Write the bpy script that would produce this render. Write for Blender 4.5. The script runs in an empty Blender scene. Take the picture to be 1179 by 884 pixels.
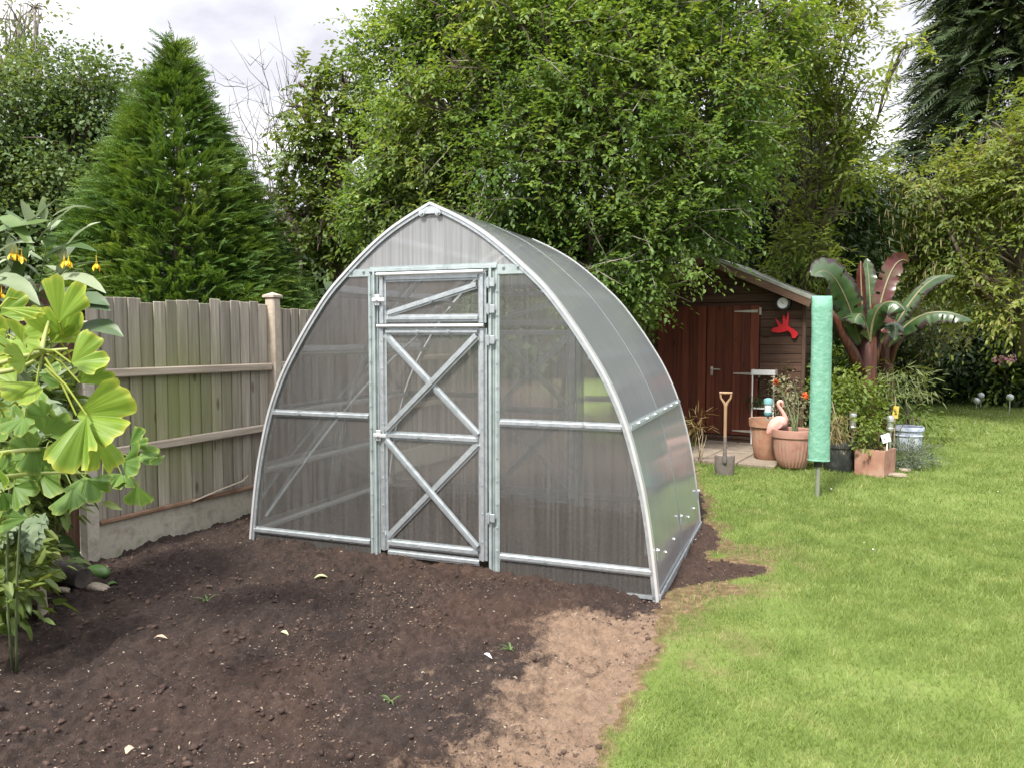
import bpy, bmesh, math, random
import numpy as np
from mathutils import Vector, Matrix

random.seed(7)
RNG = np.random.default_rng(7)
SC = bpy.context.scene
COL = SC.collection
R = math.radians

# ------------------------------------------------------------------ camera
F = 885.0                       # focal length in photo pixels (1179 wide)
PITCH = math.atan(56 / F)
EYE = 1.62
cam_d = bpy.data.cameras.new('camera')
cam_d.sensor_width = 36
cam_d.lens = F / 1179 * 36
cam_d.clip_end = 2000
cam_d.clip_start = 0.05
cam = bpy.data.objects.new('camera', cam_d)
COL.objects.link(cam)
cam.location = (0, 0, EYE)
cam.rotation_euler = (math.pi / 2 - PITCH, 0, 0)
SC.camera = cam


def ray(px, py):
    v = (442 - py) / F
    return Vector(((px - 589.5) / F, math.cos(PITCH) + math.sin(PITCH) * v, -math.sin(PITCH) + math.cos(PITCH) * v))


def T(px, py, d):               # the point d metres ahead that the photo shows at (px, py)
    r = ray(px, py)
    r = r * (d / r.y)
    return Vector((r.x, r.y, EYE + r.z))


def G(px, py, z=0.0):           # the point at height z that the photo shows at (px, py)
    r = ray(px, py)
    t = (z - EYE) / r.z
    return Vector((r.x * t, r.y * t, z))


# ------------------------------------------------------------------ noise
def vnoise(p, seed=0):
    p = np.asarray(p, dtype=np.float64)
    i = np.floor(p).astype(np.int64)
    f = p - i
    f = f * f * (3 - 2 * f)

    def h(dx, dy, dz):
        a = (i[:, 0] + dx) * 374761393 + (i[:, 1] + dy) * 668265263 + (i[:, 2] + dz) * 1440662683 + seed * 69069
        a = (a ^ (a >> 13)) * 1274126177
        a = a & 0xffffffff
        a = (a ^ (a >> 16)) * 2246822519
        a = a & 0xffffffff
        return ((a ^ (a >> 13)) & 0xffffff) / float(0xffffff)
    x, y, z = f[:, 0], f[:, 1], f[:, 2]
    c = lambda a, b, t: a + (b - a) * t
    return c(c(c(h(0, 0, 0), h(1, 0, 0), x), c(h(0, 1, 0), h(1, 1, 0), x), y),
             c(c(h(0, 0, 1), h(1, 0, 1), x), c(h(0, 1, 1), h(1, 1, 1), x), y), z)


def fbm(p, octv=4, seed=0, gain=.5):
    p = np.asarray(p, dtype=np.float64)
    s, a, n = 0, 1.0, 0
    for o in range(octv):
        s = s + a * vnoise(p * 2 ** o, seed + o * 17)
        n += a
        a *= gain
    return s / n


def sstep(a, b, x):
    t = np.clip((x - a) / (b - a), 0, 1)
    return t * t * (3 - 2 * t)


# ------------------------------------------------------------------ materials
def nodes(name):
    m = bpy.data.materials.new(name)
    m.use_nodes = True
    nt = m.node_tree
    nt.nodes.clear()
    out = nt.nodes.new('ShaderNodeOutputMaterial')
    return m, nt, out


def N(nt, typ, **kw):
    n = nt.nodes.new(typ)
    for k, v in kw.items():
        if k in n.inputs:
            n.inputs[k].default_value = v
        else:
            setattr(n, k, v)
    return n


def ramp(nt, stops, interp='LINEAR'):
    r = nt.nodes.new('ShaderNodeValToRGB')
    r.color_ramp.interpolation = interp
    e = r.color_ramp.elements
    while len(e) > 1:
        e.remove(e[-1])
    e[0].position = stops[0][0]
    e[0].color = (*stops[0][1], 1)
    for p, c in stops[1:]:
        k = e.new(p)
        k.color = (*c, 1)
    return r


def mat(name, c1, c2=None, rough=.6, metal=0., scale=6., detail=4., bump=0., bscale=30., stretch=(1, 1, 1), spec=.5, c3=None):
    """Principled surface whose colour wanders between c1 and c2 (and c3 in blotches)."""
    m, nt, out = nodes(name)
    L = nt.links.new
    tc = N(nt, 'ShaderNodeTexCoord')
    mp = N(nt, 'ShaderNodeMapping')
    mp.inputs['Scale'].default_value = stretch
    L(tc.outputs['Object'], mp.inputs['Vector'])
    b = N(nt, 'ShaderNodeBsdfPrincipled', Roughness=rough, Metallic=metal)
    b.inputs['Specular IOR Level'].default_value = spec
    if c2 is None:
        c2 = tuple(min(1, x * 1.25) for x in c1)
        c1 = tuple(x * .8 for x in c1)
    nz = N(nt, 'ShaderNodeTexNoise', Scale=scale, Detail=detail, Roughness=.6)
    L(mp.outputs[0], nz.inputs['Vector'])
    st = [(.3, c1), (.7, c2)]
    if c3 is not None:
        st = [(.28, c1), (.52, c2), (.72, c3)]
    r = ramp(nt, st)
    L(nz.outputs['Fac'], r.inputs['Fac'])
    L(r.outputs['Color'], b.inputs['Base Color'])
    if bump:
        n2 = N(nt, 'ShaderNodeTexNoise', Scale=bscale, Detail=5.)
        L(mp.outputs[0], n2.inputs['Vector'])
        bp = N(nt, 'ShaderNodeBump', Strength=bump, Distance=.01)
        L(n2.outputs['Fac'], bp.inputs['Height'])
        L(bp.outputs[0], b.inputs['Normal'])
    L(b.outputs[0], out.inputs['Surface'])
    return m


def leafmat(name, ca, cb, cc=None, trans=.3, rough=.45, spec=.35, nscale=.8, nw=1.9):
    """Leaf: each leaf picks its own tint, clumps lean one way or the other."""
    m, nt, out = nodes(name)
    L = nt.links.new
    g = N(nt, 'ShaderNodeNewGeometry')
    st = [(0., ca), (.8, cb)] if cc is None else [(0., ca), (.72, cb), (1., cc)]
    r = ramp(nt, st)
    tc = N(nt, 'ShaderNodeTexCoord')
    nz = N(nt, 'ShaderNodeTexNoise', Scale=nscale, Detail=2.)
    L(tc.outputs['Object'], nz.inputs['Vector'])
    ad = N(nt, 'ShaderNodeMath', operation='MULTIPLY_ADD')
    L(nz.outputs['Fac'], ad.inputs[0])
    ad.inputs[1].default_value = nw
    ad.inputs[2].default_value = .23 - nw / 2
    sm = N(nt, 'ShaderNodeMath', operation='ADD', use_clamp=True)
    rwt = N(nt, 'ShaderNodeMath', operation='MULTIPLY')
    L(g.outputs['Random Per Island'], rwt.inputs[0])
    rwt.inputs[1].default_value = .58
    L(rwt.outputs[0], sm.inputs[0])
    L(ad.outputs[0], sm.inputs[1])
    L(sm.outputs[0], r.inputs['Fac'])
    b = N(nt, 'ShaderNodeBsdfPrincipled', Roughness=rough)
    b.inputs['Specular IOR Level'].default_value = spec
    L(r.outputs['Color'], b.inputs['Base Color'])
    t = N(nt, 'ShaderNodeBsdfTranslucent')
    hs = N(nt, 'ShaderNodeMix', data_type='RGBA', blend_type='MULTIPLY')
    hs.inputs[0].default_value = 1
    L(r.outputs['Color'], hs.inputs[6])
    hs.inputs[7].default_value = (1.5, 1.35, .6, 1)
    L(hs.outputs[2], t.inputs['Color'])
    mx = N(nt, 'ShaderNodeMixShader')
    mx.inputs[0].default_value = trans
    L(b.outputs[0], mx.inputs[1])
    L(t.outputs[0], mx.inputs[2])
    L(mx.outputs[0], out.inputs['Surface'])
    return m


# ------------------------------------------------------------------ mesh helpers
def root_of(o):
    while o.parent is not None:
        o = o.parent
    return o


def link(name, me, parent=None):
    o = bpy.data.objects.new(name, me)
    COL.objects.link(o)
    if parent is not None:
        o.parent = parent
    return o


def tag(o, label=None, cat=None, group=None, kind=None):
    for k, v in (('label', label), ('category', cat), ('group', group), ('kind', kind)):
        if v:
            o[k] = v
    return o


def thing(name, label, cat, loc=(0, 0, 0), rz=0., group=None):
    o = bpy.data.objects.new(name, None)
    COL.objects.link(o)
    o.location = loc
    o.rotation_euler = (0, 0, rz)
    o.empty_display_size = .1
    return tag(o, label, cat, group)


class MB:
    def __init__(self):
        self.v, self.f, self.a = [], [], []

    def add(self, vs, fs, a=0.):
        n = len(self.v)
        self.v += [tuple(x) for x in vs]
        self.f += [tuple(i + n for i in q) for q in fs]
        self.a += (list(a) if hasattr(a, '__len__') else [a] * len(vs))
        return self

    def box(self, c, s, rz=0., rot=None, a=0., bev=0.):
        x, y, z = s[0] / 2, s[1] / 2, s[2] / 2
        M = rot if rot is not None else Matrix.Rotation(rz, 3, 'Z')
        c = Vector(c)
        if bev > 0:
            vs, fs = [], []
            b = min(bev, x * .9, y * .9, z * .9)
            for k, (zz, q) in enumerate(((-z, b), (-z + b, 0), (z - b, 0), (z, b))):
                X, Y = x - q, y - q
                ring = [(-X, -Y + b * (q == 0)), (-X + b * (q == 0), -Y), (X - b * (q == 0), -Y), (X, -Y + b * (q == 0)),
                        (X, Y - b * (q == 0)), (X - b * (q == 0), Y), (-X + b * (q == 0), Y), (-X, Y - b * (q == 0))]
                vs += [c + M @ Vector((p[0], p[1], zz)) for p in ring]
            fs.append(tuple(range(7, -1, -1)))
            for k in range(3):
                for j in range(8):
                    fs.append((k * 8 + j, k * 8 + (j + 1) % 8, k * 8 + 8 + (j + 1) % 8, k * 8 + 8 + j))
            fs.append(tuple(range(24, 32)))
            return self.add(vs, fs, a)
        vs = [c + M @ Vector(p) for p in ((-x, -y, -z), (x, -y, -z), (x, y, -z), (-x, y, -z), (-x, -y, z), (x, -y, z), (x, y, z), (-x, y, z))]
        return self.add(vs, [(3, 2, 1, 0), (4, 5, 6, 7), (0, 1, 5, 4), (1, 2, 6, 5), (2, 3, 7, 6), (3, 0, 4, 7)], a)

    def tube(self, pts, rad, n=8, cap=True, a=0., flat=1.):
        pts = [Vector(p) for p in pts]
        if not hasattr(rad, '__len__'):
            rad = [rad] * len(pts)
        vs, fs, aa = [], [], []
        up = None
        for i, p in enumerate(pts):
            d = (pts[min(i + 1, len(pts) - 1)] - pts[max(i - 1, 0)])
            d = d.normalized() if d.length > 1e-9 else Vector((0, 0, 1))
            if up is None:
                up = Vector((0, 0, 1)) if abs(d.z) < .9 else Vector((1, 0, 0))
            s = d.cross(up)
            if s.length < 1e-6:
                s = d.orthogonal()
            s.normalize()
            up = s.cross(d).normalized()
            for k in range(n):
                t = 2 * math.pi * k / n
                vs.append(p + s * (math.cos(t) * rad[i]) + up * (math.sin(t) * rad[i] * flat))
                aa.append(a if not hasattr(a, '__len__') else a[i])
        for i in range(len(pts) - 1):
            for k in range(n):
                fs.append((i * n + k, i * n + (k + 1) % n, (i + 1) * n + (k + 1) % n, (i + 1) * n + k))
        if cap:
            fs.append(tuple(range(n - 1, -1, -1)))
            m = (len(pts) - 1) * n
            fs.append(tuple(range(m, m + n)))
        return self.add(vs, fs, aa)

    def lathe(self, c, prof, n=24, wob=0., flute=0, fd=0., a=0.):
        c = Vector(c)
        vs, fs = [], []
        for r, z in prof:
            for k in range(n):
                t = 2 * math.pi * k / n
                rr = r * (1 + (fd * math.cos(t * flute) if flute and .12 < (z - prof[0][1]) / max(1e-6, max(p[1] for p in prof) - prof[0][1]) < .72 else 0))
                vs.append(c + Vector((rr * math.cos(t), rr * math.sin(t), z)))
        for i in range(len(prof) - 1):
            for k in range(n):
                fs.append((i * n + k, i * n + (k + 1) % n, (i + 1) * n + (k + 1) % n, (i + 1) * n + k))
        fs.append(tuple(range(n - 1, -1, -1)))
        m = (len(prof) - 1) * n
        fs.append(tuple(range(m, m + n)))
        return self.add(vs, fs, a)

    def bar(self, p0, p1, w, d, nrm, hat=True):
        """A rolled hat-section bar from p0 to p1: flanges w wide, ridge d deep towards nrm."""
        p0, p1, nrm = Vector(p0), Vector(p1), Vector(nrm).normalized()
        ax = (p1 - p0).normalized()
        s = ax.cross(nrm).normalized()
        h = w / 2
        t = .003
        if hat:
            pr = [(-h, 0), (-h, t), (-h * .52, t), (-h * .38, d), (h * .38, d), (h * .52, t), (h, t), (h, 0)]
        else:
            pr = [(-h, 0), (-h, d), (h, d), (h, 0)]
        n = len(pr)
        vs = [p0 + s * x + nrm * y for x, y in pr] + [p1 + s * x + nrm * y for x, y in pr]
        fs = [(i, (i + 1) % n, n + (i + 1) % n, n + i) for i in range(n)] + [tuple(range(n - 1, -1, -1)), tuple(range(n, 2 * n))]
        return self.add(vs, fs)

    def bolt(self, p, nrm, r=.011, h=.008):
        p, nrm = Vector(p), Vector(nrm).normalized()
        self.tube([p, p + nrm * h * .35], [r * 1.25, r * 1.25], 10)
        self.tube([p + nrm * h * .35, p + nrm * h], [r * .75, r * .7], 6)
        return self

    def prism(self, outline, off, a=0.):
        """outline: list of 3-D points (planar, ordered); off: extrusion vector."""
        off = Vector(off)
        o = [Vector(p) for p in outline]
        n = len(o)
        return self.add(o + [p + off for p in o],
                        [tuple(range(n - 1, -1, -1)), tuple(range(n, 2 * n))] + [(i, (i + 1) % n, n + (i + 1) % n, n + i) for i in range(n)], a)

    def blade(self, pts, wid, up=(0, 0, 1), fold=.3, n=2, a=0., wave=0., ph=0.):
        """A leaf: midrib through pts, half-widths wid (list), folded along the midrib."""
        pts = [Vector(p) for p in pts]
        up = Vector(up)
        vs, fs = [], []
        K = 2 * n + 1
        for i, p in enumerate(pts):
            d = (pts[min(i + 1, len(pts) - 1)] - pts[max(i - 1, 0)]).normalized()
            s = d.cross(up)
            s = s.normalized() if s.length > 1e-4 else d.orthogonal().normalized()
            nn = s.cross(d).normalized()
            for k in range(-n, n + 1):
                q = k / n
                vs.append(p + s * (q * wid[i]) + nn * (abs(q) * wid[i] * fold + wave * wid[i] * q * q * math.sin(i * 1.9 + ph + (1.3 if q > 0 else 0))))
        for i in range(len(pts) - 1):
            for k in range(K - 1):
                fs.append((i * K + k, i * K + k + 1, (i + 1) * K + k + 1, (i + 1) * K + k))
        return self.add(vs, fs, a)

    def build(self, name, m, parent=None, world=False, smooth=None, attr=None):
        me = bpy.data.meshes.new(name)
        vs = self.v
        if world and parent is not None:
            r_ = root_of(parent)
            inv = r_.matrix_basis.inverted()
            vs = [tuple(inv @ Vector(p)) for p in vs]
        me.from_pydata(vs, [], self.f)
        me.materials.append(m)
        if attr:
            at = me.attributes.new(attr, 'FLOAT', 'POINT')
            at.data.foreach_set('value', np.array(self.a, dtype=np.float32))
        me.validate()
        me.update()
        if smooth is not None:
            me.polygons.foreach_set('use_smooth', [True] * len(me.polygons))
            if smooth < 180:
                me.set_sharp_from_angle(angle=R(smooth))
        return link(name, me, parent)


def np_mesh(name, V, Fq, m, parent=None, attr=None, smooth=False):
    """V (n,3), Fq (k,3|4) -> object, fast."""
    me = bpy.data.meshes.new(name)
    k = Fq.shape[1]
    me.vertices.add(len(V))
    me.vertices.foreach_set('co', np.ascontiguousarray(V, dtype=np.float32).ravel())
    me.loops.add(Fq.size)
    me.loops.foreach_set('vertex_index', np.ascontiguousarray(Fq, dtype=np.int32).ravel())
    me.polygons.add(len(Fq))
    me.polygons.foreach_set('loop_start', np.arange(0, Fq.size, k, dtype=np.int32))
    if smooth:
        me.polygons.foreach_set('use_smooth', np.ones(len(Fq), dtype=bool))
    if attr:
        for an, av in attr.items():
            at = me.attributes.new(an, 'FLOAT', 'POINT')
            at.data.foreach_set('value', np.asarray(av, dtype=np.float32))
    me.materials.append(m)
    me.update(calc_edges=True)
    return link(name, me, parent)


def unit(a):
    return a / np.maximum(np.linalg.norm(a, axis=1, keepdims=True), 1e-9)


def leaf_mesh(name, C, A, Nn, size, wr, m, parent=None, fold=.25, curl=.2, simple=False, org=(0, 0, 0)):
    C = np.asarray(C) - np.asarray(org)
    A = unit(np.asarray(A))
    S = np.cross(A, Nn)
    S = unit(S)
    Nn = np.cross(S, A)
    size = np.asarray(size).reshape(-1, 1)
    if simple:
        tp = [(0, 0, 0), (.45, -.5, fold), (1, 0, -curl), (.45, .5, fold)]
        fc = [(0, 1, 2, 3)]
    else:
        tp = [(0, 0, 0), (.25, -.46, fold), (.65, -.4, fold * .7 - curl * .4), (1, 0, -curl), (.65, .4, fold * .7 - curl * .4), (.25, .46, fold)]
        fc = [(0, 1, 2, 3), (0, 3, 4, 5)]
    n, k = len(C), len(tp)
    V = np.empty((n, k, 3))
    for j, (t, w, h) in enumerate(tp):
        V[:, j] = C + size * (t * A + w * wr * S + h * wr * Nn)
    base = (np.arange(n) * k)[:, None, None]
    Fq = (base + np.array(fc)[None]).reshape(-1, 4)
    return np_mesh(name, V.reshape(-1, 3), Fq, m, parent)


def rdir(n, rng):
    return unit(rng.normal(size=(n, 3)))


def lobe_points(lobes, dens, rng, inner=.55, rough=.3, gap=.36, gfreq=1.3, seed=0):
    """Clump centres and outward directions in the outer shells of rough ellipsoids (centre, radii)."""
    P, D = [], []
    for li, (c, r) in enumerate(lobes):
        r = np.array(r if hasattr(r, '__len__') else (r, r, r), dtype=float)
        n = max(6, int(dens * (r[0] * r[1] + r[1] * r[2] + r[0] * r[2]) / 3 * 4 * math.pi))
        d = rdir(n, rng)
        rad = inner + (1 - inner) * rng.random(n) ** .6
        rad *= 1 + rough * 2 * (vnoise(d * 2.2 + li * 11.3, seed) - .5) + rough * (vnoise(d * 5 + li * 3.1, seed + 3) - .5)
        p = np.array(c) + d * r * rad[:, None]
        keep = vnoise(p * gfreq, seed + 9) > gap
        P.append(p[keep])
        D.append(d[keep])
    return np.concatenate(P), np.concatenate(D)


def clump_leaves(P, D, per, spread, size, rng, droop=.35, flat=.6, upw=.8, szv=.35):
    """Leaves round each clump centre."""
    n = len(P)
    idx = np.repeat(np.arange(n), per)
    off = rng.normal(size=(len(idx), 3)) * spread * .5
    # spray: stretch along the outward direction, flatten in height
    d = D[idx]
    along = rng.random((len(idx), 1)) * spread * 1.1
    off[:, 2] *= flat
    C = P[idx] + off + d * along * .8
    C[:, 2] -= (along[:, 0] ** 2) / max(spread, .01) * droop * .5
    A = d * .7 + off / max(spread, 1e-6) * .9 + rng.normal(size=C.shape) * .45
    A[:, 2] -= droop
    Nn = np.array([0, 0, 1.]) * upw + d * .45 + rng.normal(size=C.shape) * .45
    s = size * (1 - szv + 2 * szv * rng.random(len(idx)))
    return C, A, Nn, s


def shoot_leaves(P, D, nsh, per, slen, size, rng, droop=.35, upw=.9, szv=.4):
    """Leafy shoots: from each clump centre nsh twigs, each with leaves set alternately along it."""
    n = len(P)
    ci = np.repeat(np.arange(n), nsh)
    m_ = len(ci)
    A0 = unit(D[ci] * .75 + rng.normal(size=(m_, 3)) * .62 + np.array([0, 0, .12]))
    O = P[ci] + rng.normal(size=(m_, 3)) * slen * .22
    ln = slen * rng.uniform(.55, 1.3, m_)
    S0 = unit(np.cross(A0, np.array([0, 0, 1.]) + rng.normal(size=(m_, 3)) * .35))
    li = np.repeat(np.arange(m_), per)
    j = np.tile(np.arange(per), m_)
    t = (j + 1.) / per
    sd = np.where(j % 2 == 0, 1., -1.)
    C = O[li] + A0[li] * (t * ln[li])[:, None]
    C[:, 2] -= (t ** 2) * ln[li] * droop * .6
    A = A0[li] * (.35 + .5 * t[:, None]) + S0[li] * (sd * (1.05 - .55 * t))[:, None] + rng.normal(size=C.shape) * .22
    A[:, 2] -= droop * (.5 + .5 * t)
    Nn = np.array([0, 0, 1.]) * upw + D[ci][li] * .35 + rng.normal(size=C.shape) * .28
    s = size * (1 - szv + 2 * szv * rng.random(len(li))) * (1.1 - .35 * t)
    return C, A, Nn, s, (O, A0, ln)


def limb_path(a, b, rng, sag=.12, n=6):
    a, b = Vector(a), Vector(b)
    L = (b - a).length
    o = []
    for i in range(n):
        t = i / (n - 1)
        p = a.lerp(b, t) + Vector((0, 0, 1)) * (math.sin(t * math.pi) * L * sag)
        if 0 < i < n - 1:
            p += Vector(rng.normal(size=3)) * L * .025
        o.append(p)
    return o


def tree(name, label, cat, base, lobes, leaf, bark, dens=9, per=24, spread=.35, size=.1, wr=.6, trunk_r=.14, fork=None, seed=1, group=None,
         simple=False, gap=.36, gfreq=1.3, droop=.35, upw=.8, inner=.55, twigs=14, fold=.25, rough=.3, shoots=0, twigm=None):
    rng = np.random.default_rng(seed)
    base = Vector(base)
    sk = spread * .5
    lobes = [(c, tuple(max(q * .45, q - sk) for q in (r if hasattr(r, '__len__') else (r, r, r)))) for c, r in lobes]
    t = thing(name, label, cat, base, 0, group)
    cen = Vector(np.mean([np.array(l[0]) for l in lobes], axis=0))
    if fork is None:
        fork = Vector((base.x * .7 + cen.x * .3, base.y * .7 + cen.y * .3, base.z + (cen.z - base.z) * .45))
    w = MB()
    w.tube(limb_path(base, fork, rng, 0, 6), [trunk_r * (1.25 if i == 0 else 1 - .07 * i) for i in range(6)], 9)
    for c, r in lobes:
        pth = limb_path(fork, c, rng, .06, 7)
        w.tube(pth, [trunk_r * .55 * (1 - .11 * i) for i in range(7)], 6)
        rr = Vector(r) if hasattr(r, '__len__') else Vector((r, r, r))
        for k in range(twigs):
            s = pth[rng.integers(3, 7)]
            d = Vector(rdir(1, rng)[0])
            d.z = abs(d.z) * .8 - .15
            e = Vector(c) + Vector((d.x * rr.x, d.y * rr.y, d.z * rr.z)) * .93
            w.tube(limb_path(s, e, rng, .08, 5), [trunk_r * .16 * (1 - .17 * i) + .003 for i in range(5)], 4)
    w.build('trunk', bark, t, world=True, smooth=180)
    P, D = lobe_points([(tuple(c), r) for c, r in lobes], dens, rng, inner=inner, gap=gap, gfreq=gfreq, seed=seed, rough=rough)
    if shoots:
        C, A, Nn, s, (O_, A_, l_) = shoot_leaves(P, D, shoots, max(4, per // shoots), spread * 1.15, size, rng, droop=droop, upw=upw)
        k_ = rng.random(len(O_)) < .5
        leaf_mesh('twigs', (O_ - A_ * .12)[k_], A_[k_], rdir(int(k_.sum()), rng), (l_ + .1)[k_], .022, twigm or bark, t, fold=.5, simple=True, org=tuple(base))
    else:
        C, A, Nn, s = clump_leaves(P, D, per, spread, size, rng, droop=droop, upw=upw)
    leaf_mesh('crown', C, A, Nn, s, wr, leaf, t, fold=fold, simple=simple, org=tuple(base))
    return t


def bush(name, label, cat, base, lobes, leaf, stem, group=None, seed=1, dens=30, per=14, spread=.12, size=.06, wr=.5, gap=.25, droop=.25, simple=False, stems=7, upw=.8, inner=.3, gfreq=3., stem_r=.007):
    rng = np.random.default_rng(seed)
    base = Vector(base)
    t = thing(name, label, cat, base, 0, group)
    w = MB()
    for k in range(stems):
        c, r = lobes[k % len(lobes)]
        e = Vector(c) + Vector(rdir(1, rng)[0]) * (r if not hasattr(r, '__len__') else r[0]) * .6
        w.tube(limb_path(base + Vector((rng.normal() * .03, rng.normal() * .03, 0)), e, rng, .08, 5), [stem_r * (1 - .15 * i) for i in range(5)], 5)
    w.build('stem', stem, t, world=True, smooth=180)
    P, D = lobe_points([(tuple(c), r) for c, r in lobes], dens, rng, inner=inner, gap=gap, gfreq=gfreq, seed=seed)
    C, A, Nn, s = clump_leaves(P, D, per, spread, size, rng, droop=droop, upw=upw)
    leaf_mesh('foliage', C, A, Nn, s, wr, leaf, t, simple=simple, org=tuple(base))
    return t

# ------------------------------------------------------------------ light: bright overcast day, veiled sun behind and left of the camera
SUN_EL, SUN_AZ = R(52), R(-148)      # azimuth measured from +Y towards +X
w = bpy.data.worlds.new('World')
SC.world = w
w.use_nodes = True
nt = w.node_tree
nt.nodes.clear()
LK = nt.links.new
wo = nt.nodes.new('ShaderNodeOutputWorld')
sky = nt.nodes.new('ShaderNodeTexSky')
sky.sky_type = 'NISHITA'
sky.sun_disc = False
sky.sun_elevation = SUN_EL
sky.sun_rotation = SUN_AZ
sky.dust_density = 2.5
bg1 = N(nt, 'ShaderNodeBackground', Strength=.1)
LK(sky.outputs[0], bg1.inputs['Color'])
tc = N(nt, 'ShaderNodeTexCoord')
sx = nt.nodes.new('ShaderNodeSeparateXYZ')
LK(tc.outputs['Generated'], sx.inputs[0])
zz = N(nt, 'ShaderNodeMath', operation='ADD')
LK(sx.outputs['Z'], zz.inputs[0])
zz.inputs[1].default_value = .35
dv = N(nt, 'ShaderNodeVectorMath', operation='DIVIDE')
LK(tc.outputs['Generated'], dv.inputs[0])
cmb = nt.nodes.new('ShaderNodeCombineXYZ')
for i in range(3):
    LK(zz.outputs[0], cmb.inputs[i])
LK(cmb.outputs[0], dv.inputs[1])
nz = N(nt, 'ShaderNodeTexNoise', Scale=2.3, Detail=6., Roughness=.52, Distortion=.25)
LK(dv.outputs[0], nz.inputs['Vector'])
cr = ramp(nt, [(.36, (.46, .46, .52)), (.5, (.68, .69, .74)), (.6, (.93, .935, .95)), (.75, (1.0, 1.0, 1.0))])
LK(nz.outputs['Fac'], cr.inputs['Fac'])
# overcast sky: the zenith is brighter than the horizon
zr = N(nt, 'ShaderNodeMapRange', interpolation_type='SMOOTHSTEP')
LK(sx.outputs['Z'], zr.inputs['Value'])
zr.inputs['From Min'].default_value = .3
zr.inputs['From Max'].default_value = 1.
zr.inputs['To Min'].default_value = .66
zr.inputs['To Max'].default_value = 1.85
bg2 = nt.nodes.new('ShaderNodeBackground')
LK(cr.outputs[0], bg2.inputs['Color'])
LK(zr.outputs[0], bg2.inputs['Strength'])
cov = N(nt, 'ShaderNodeMapRange')
LK(nz.outputs['Fac'], cov.inputs['Value'])
cov.inputs['From Min'].default_value = .3
cov.inputs['From Max'].default_value = .38
cov.inputs['To Min'].default_value = .8
cov.inputs['To Max'].default_value = 1.
mxw = nt.nodes.new('ShaderNodeMixShader')
LK(cov.outputs[0], mxw.inputs[0])
LK(bg1.outputs[0], mxw.inputs[1])
LK(bg2.outputs[0], mxw.inputs[2])
LK(mxw.outputs[0], wo.inputs['Surface'])

sd = bpy.data.lights.new('sun', 'SUN')
sd.energy = 2.8
sd.angle = R(9)
sd.color = (1, .95, .87)
so = bpy.data.objects.new('sun', sd)
COL.objects.link(so)
dirv = Vector((math.sin(SUN_AZ) * math.cos(SUN_EL), math.cos(SUN_AZ) * math.cos(SUN_EL), math.sin(SUN_EL)))
so.rotation_euler = (-dirv).to_track_quat('-Z', 'Y').to_euler()
so.location = dirv * 30

vs_ = SC.view_settings
vs_.view_transform = 'Standard'
vs_.look = 'None'
vs_.exposure = 1.3
vs_.gamma = 1
SC.cycles.max_bounces = 8
SC.cycles.transparent_max_bounces = 24
SC.cycles.use_denoising = True
SC.cycles.sample_clamp_indirect = 4
SC.cycles.caustics_reflective = False
SC.cycles.caustics_refractive = True

# ------------------------------------------------------------------ materials in use
M = {}
M['galv'] = mat('galvanised_steel', (.42, .46, .48), (.62, .66, .68), rough=.42, metal=.75, scale=22, bump=.08, bscale=60)
M['galv_old'] = mat('zinc_sheet', (.34, .4, .4), (.5, .57, .57), rough=.5, metal=.6, scale=14)
M['bright'] = mat('aluminium_trim_sunlit_rail', (.62, .63, .64), (.74, .74, .75), rough=.3, metal=.45)  # bright trim metal; on back rails and purlins its brightness stands for sunlight
M['fence'] = None
M['concrete'] = mat('concrete', (.28, .25, .195), (.46, .42, .34), rough=.9, scale=9, bump=.5, bscale=90, c3=(.3, .31, .2))
M['post'] = mat('pale_post', (.32, .27, .2), (.47, .405, .32), rough=.9, scale=12, bump=.4, bscale=70)
M['bark'] = mat('bark', (.06, .045, .032), (.14, .11, .08), rough=.95, scale=5, bump=.8, bscale=18, stretch=(3, 3, .6))
M['greybark'] = mat('grey_bark', (.16, .14, .12), (.3, .27, .23), rough=.95, scale=6, bump=.5, bscale=25)
M['stem'] = mat('green_stem', (.06, .09, .03), (.12, .15, .06), rough=.7)
M['twig'] = mat('dry_twig', (.22, .16, .1), (.36, .29, .2), rough=.9, scale=20)
M['darkwood'] = mat('dark_brown_board', (.05, .028, .017), (.1, .055, .032), rough=.75, scale=5, stretch=(6, 6, .6), bump=.3, bscale=14)
M['oldwood'] = mat('broken_timber', (.14, .07, .04), (.3, .19, .12), rough=.9, scale=7, stretch=(1, 1, 3))


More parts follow.
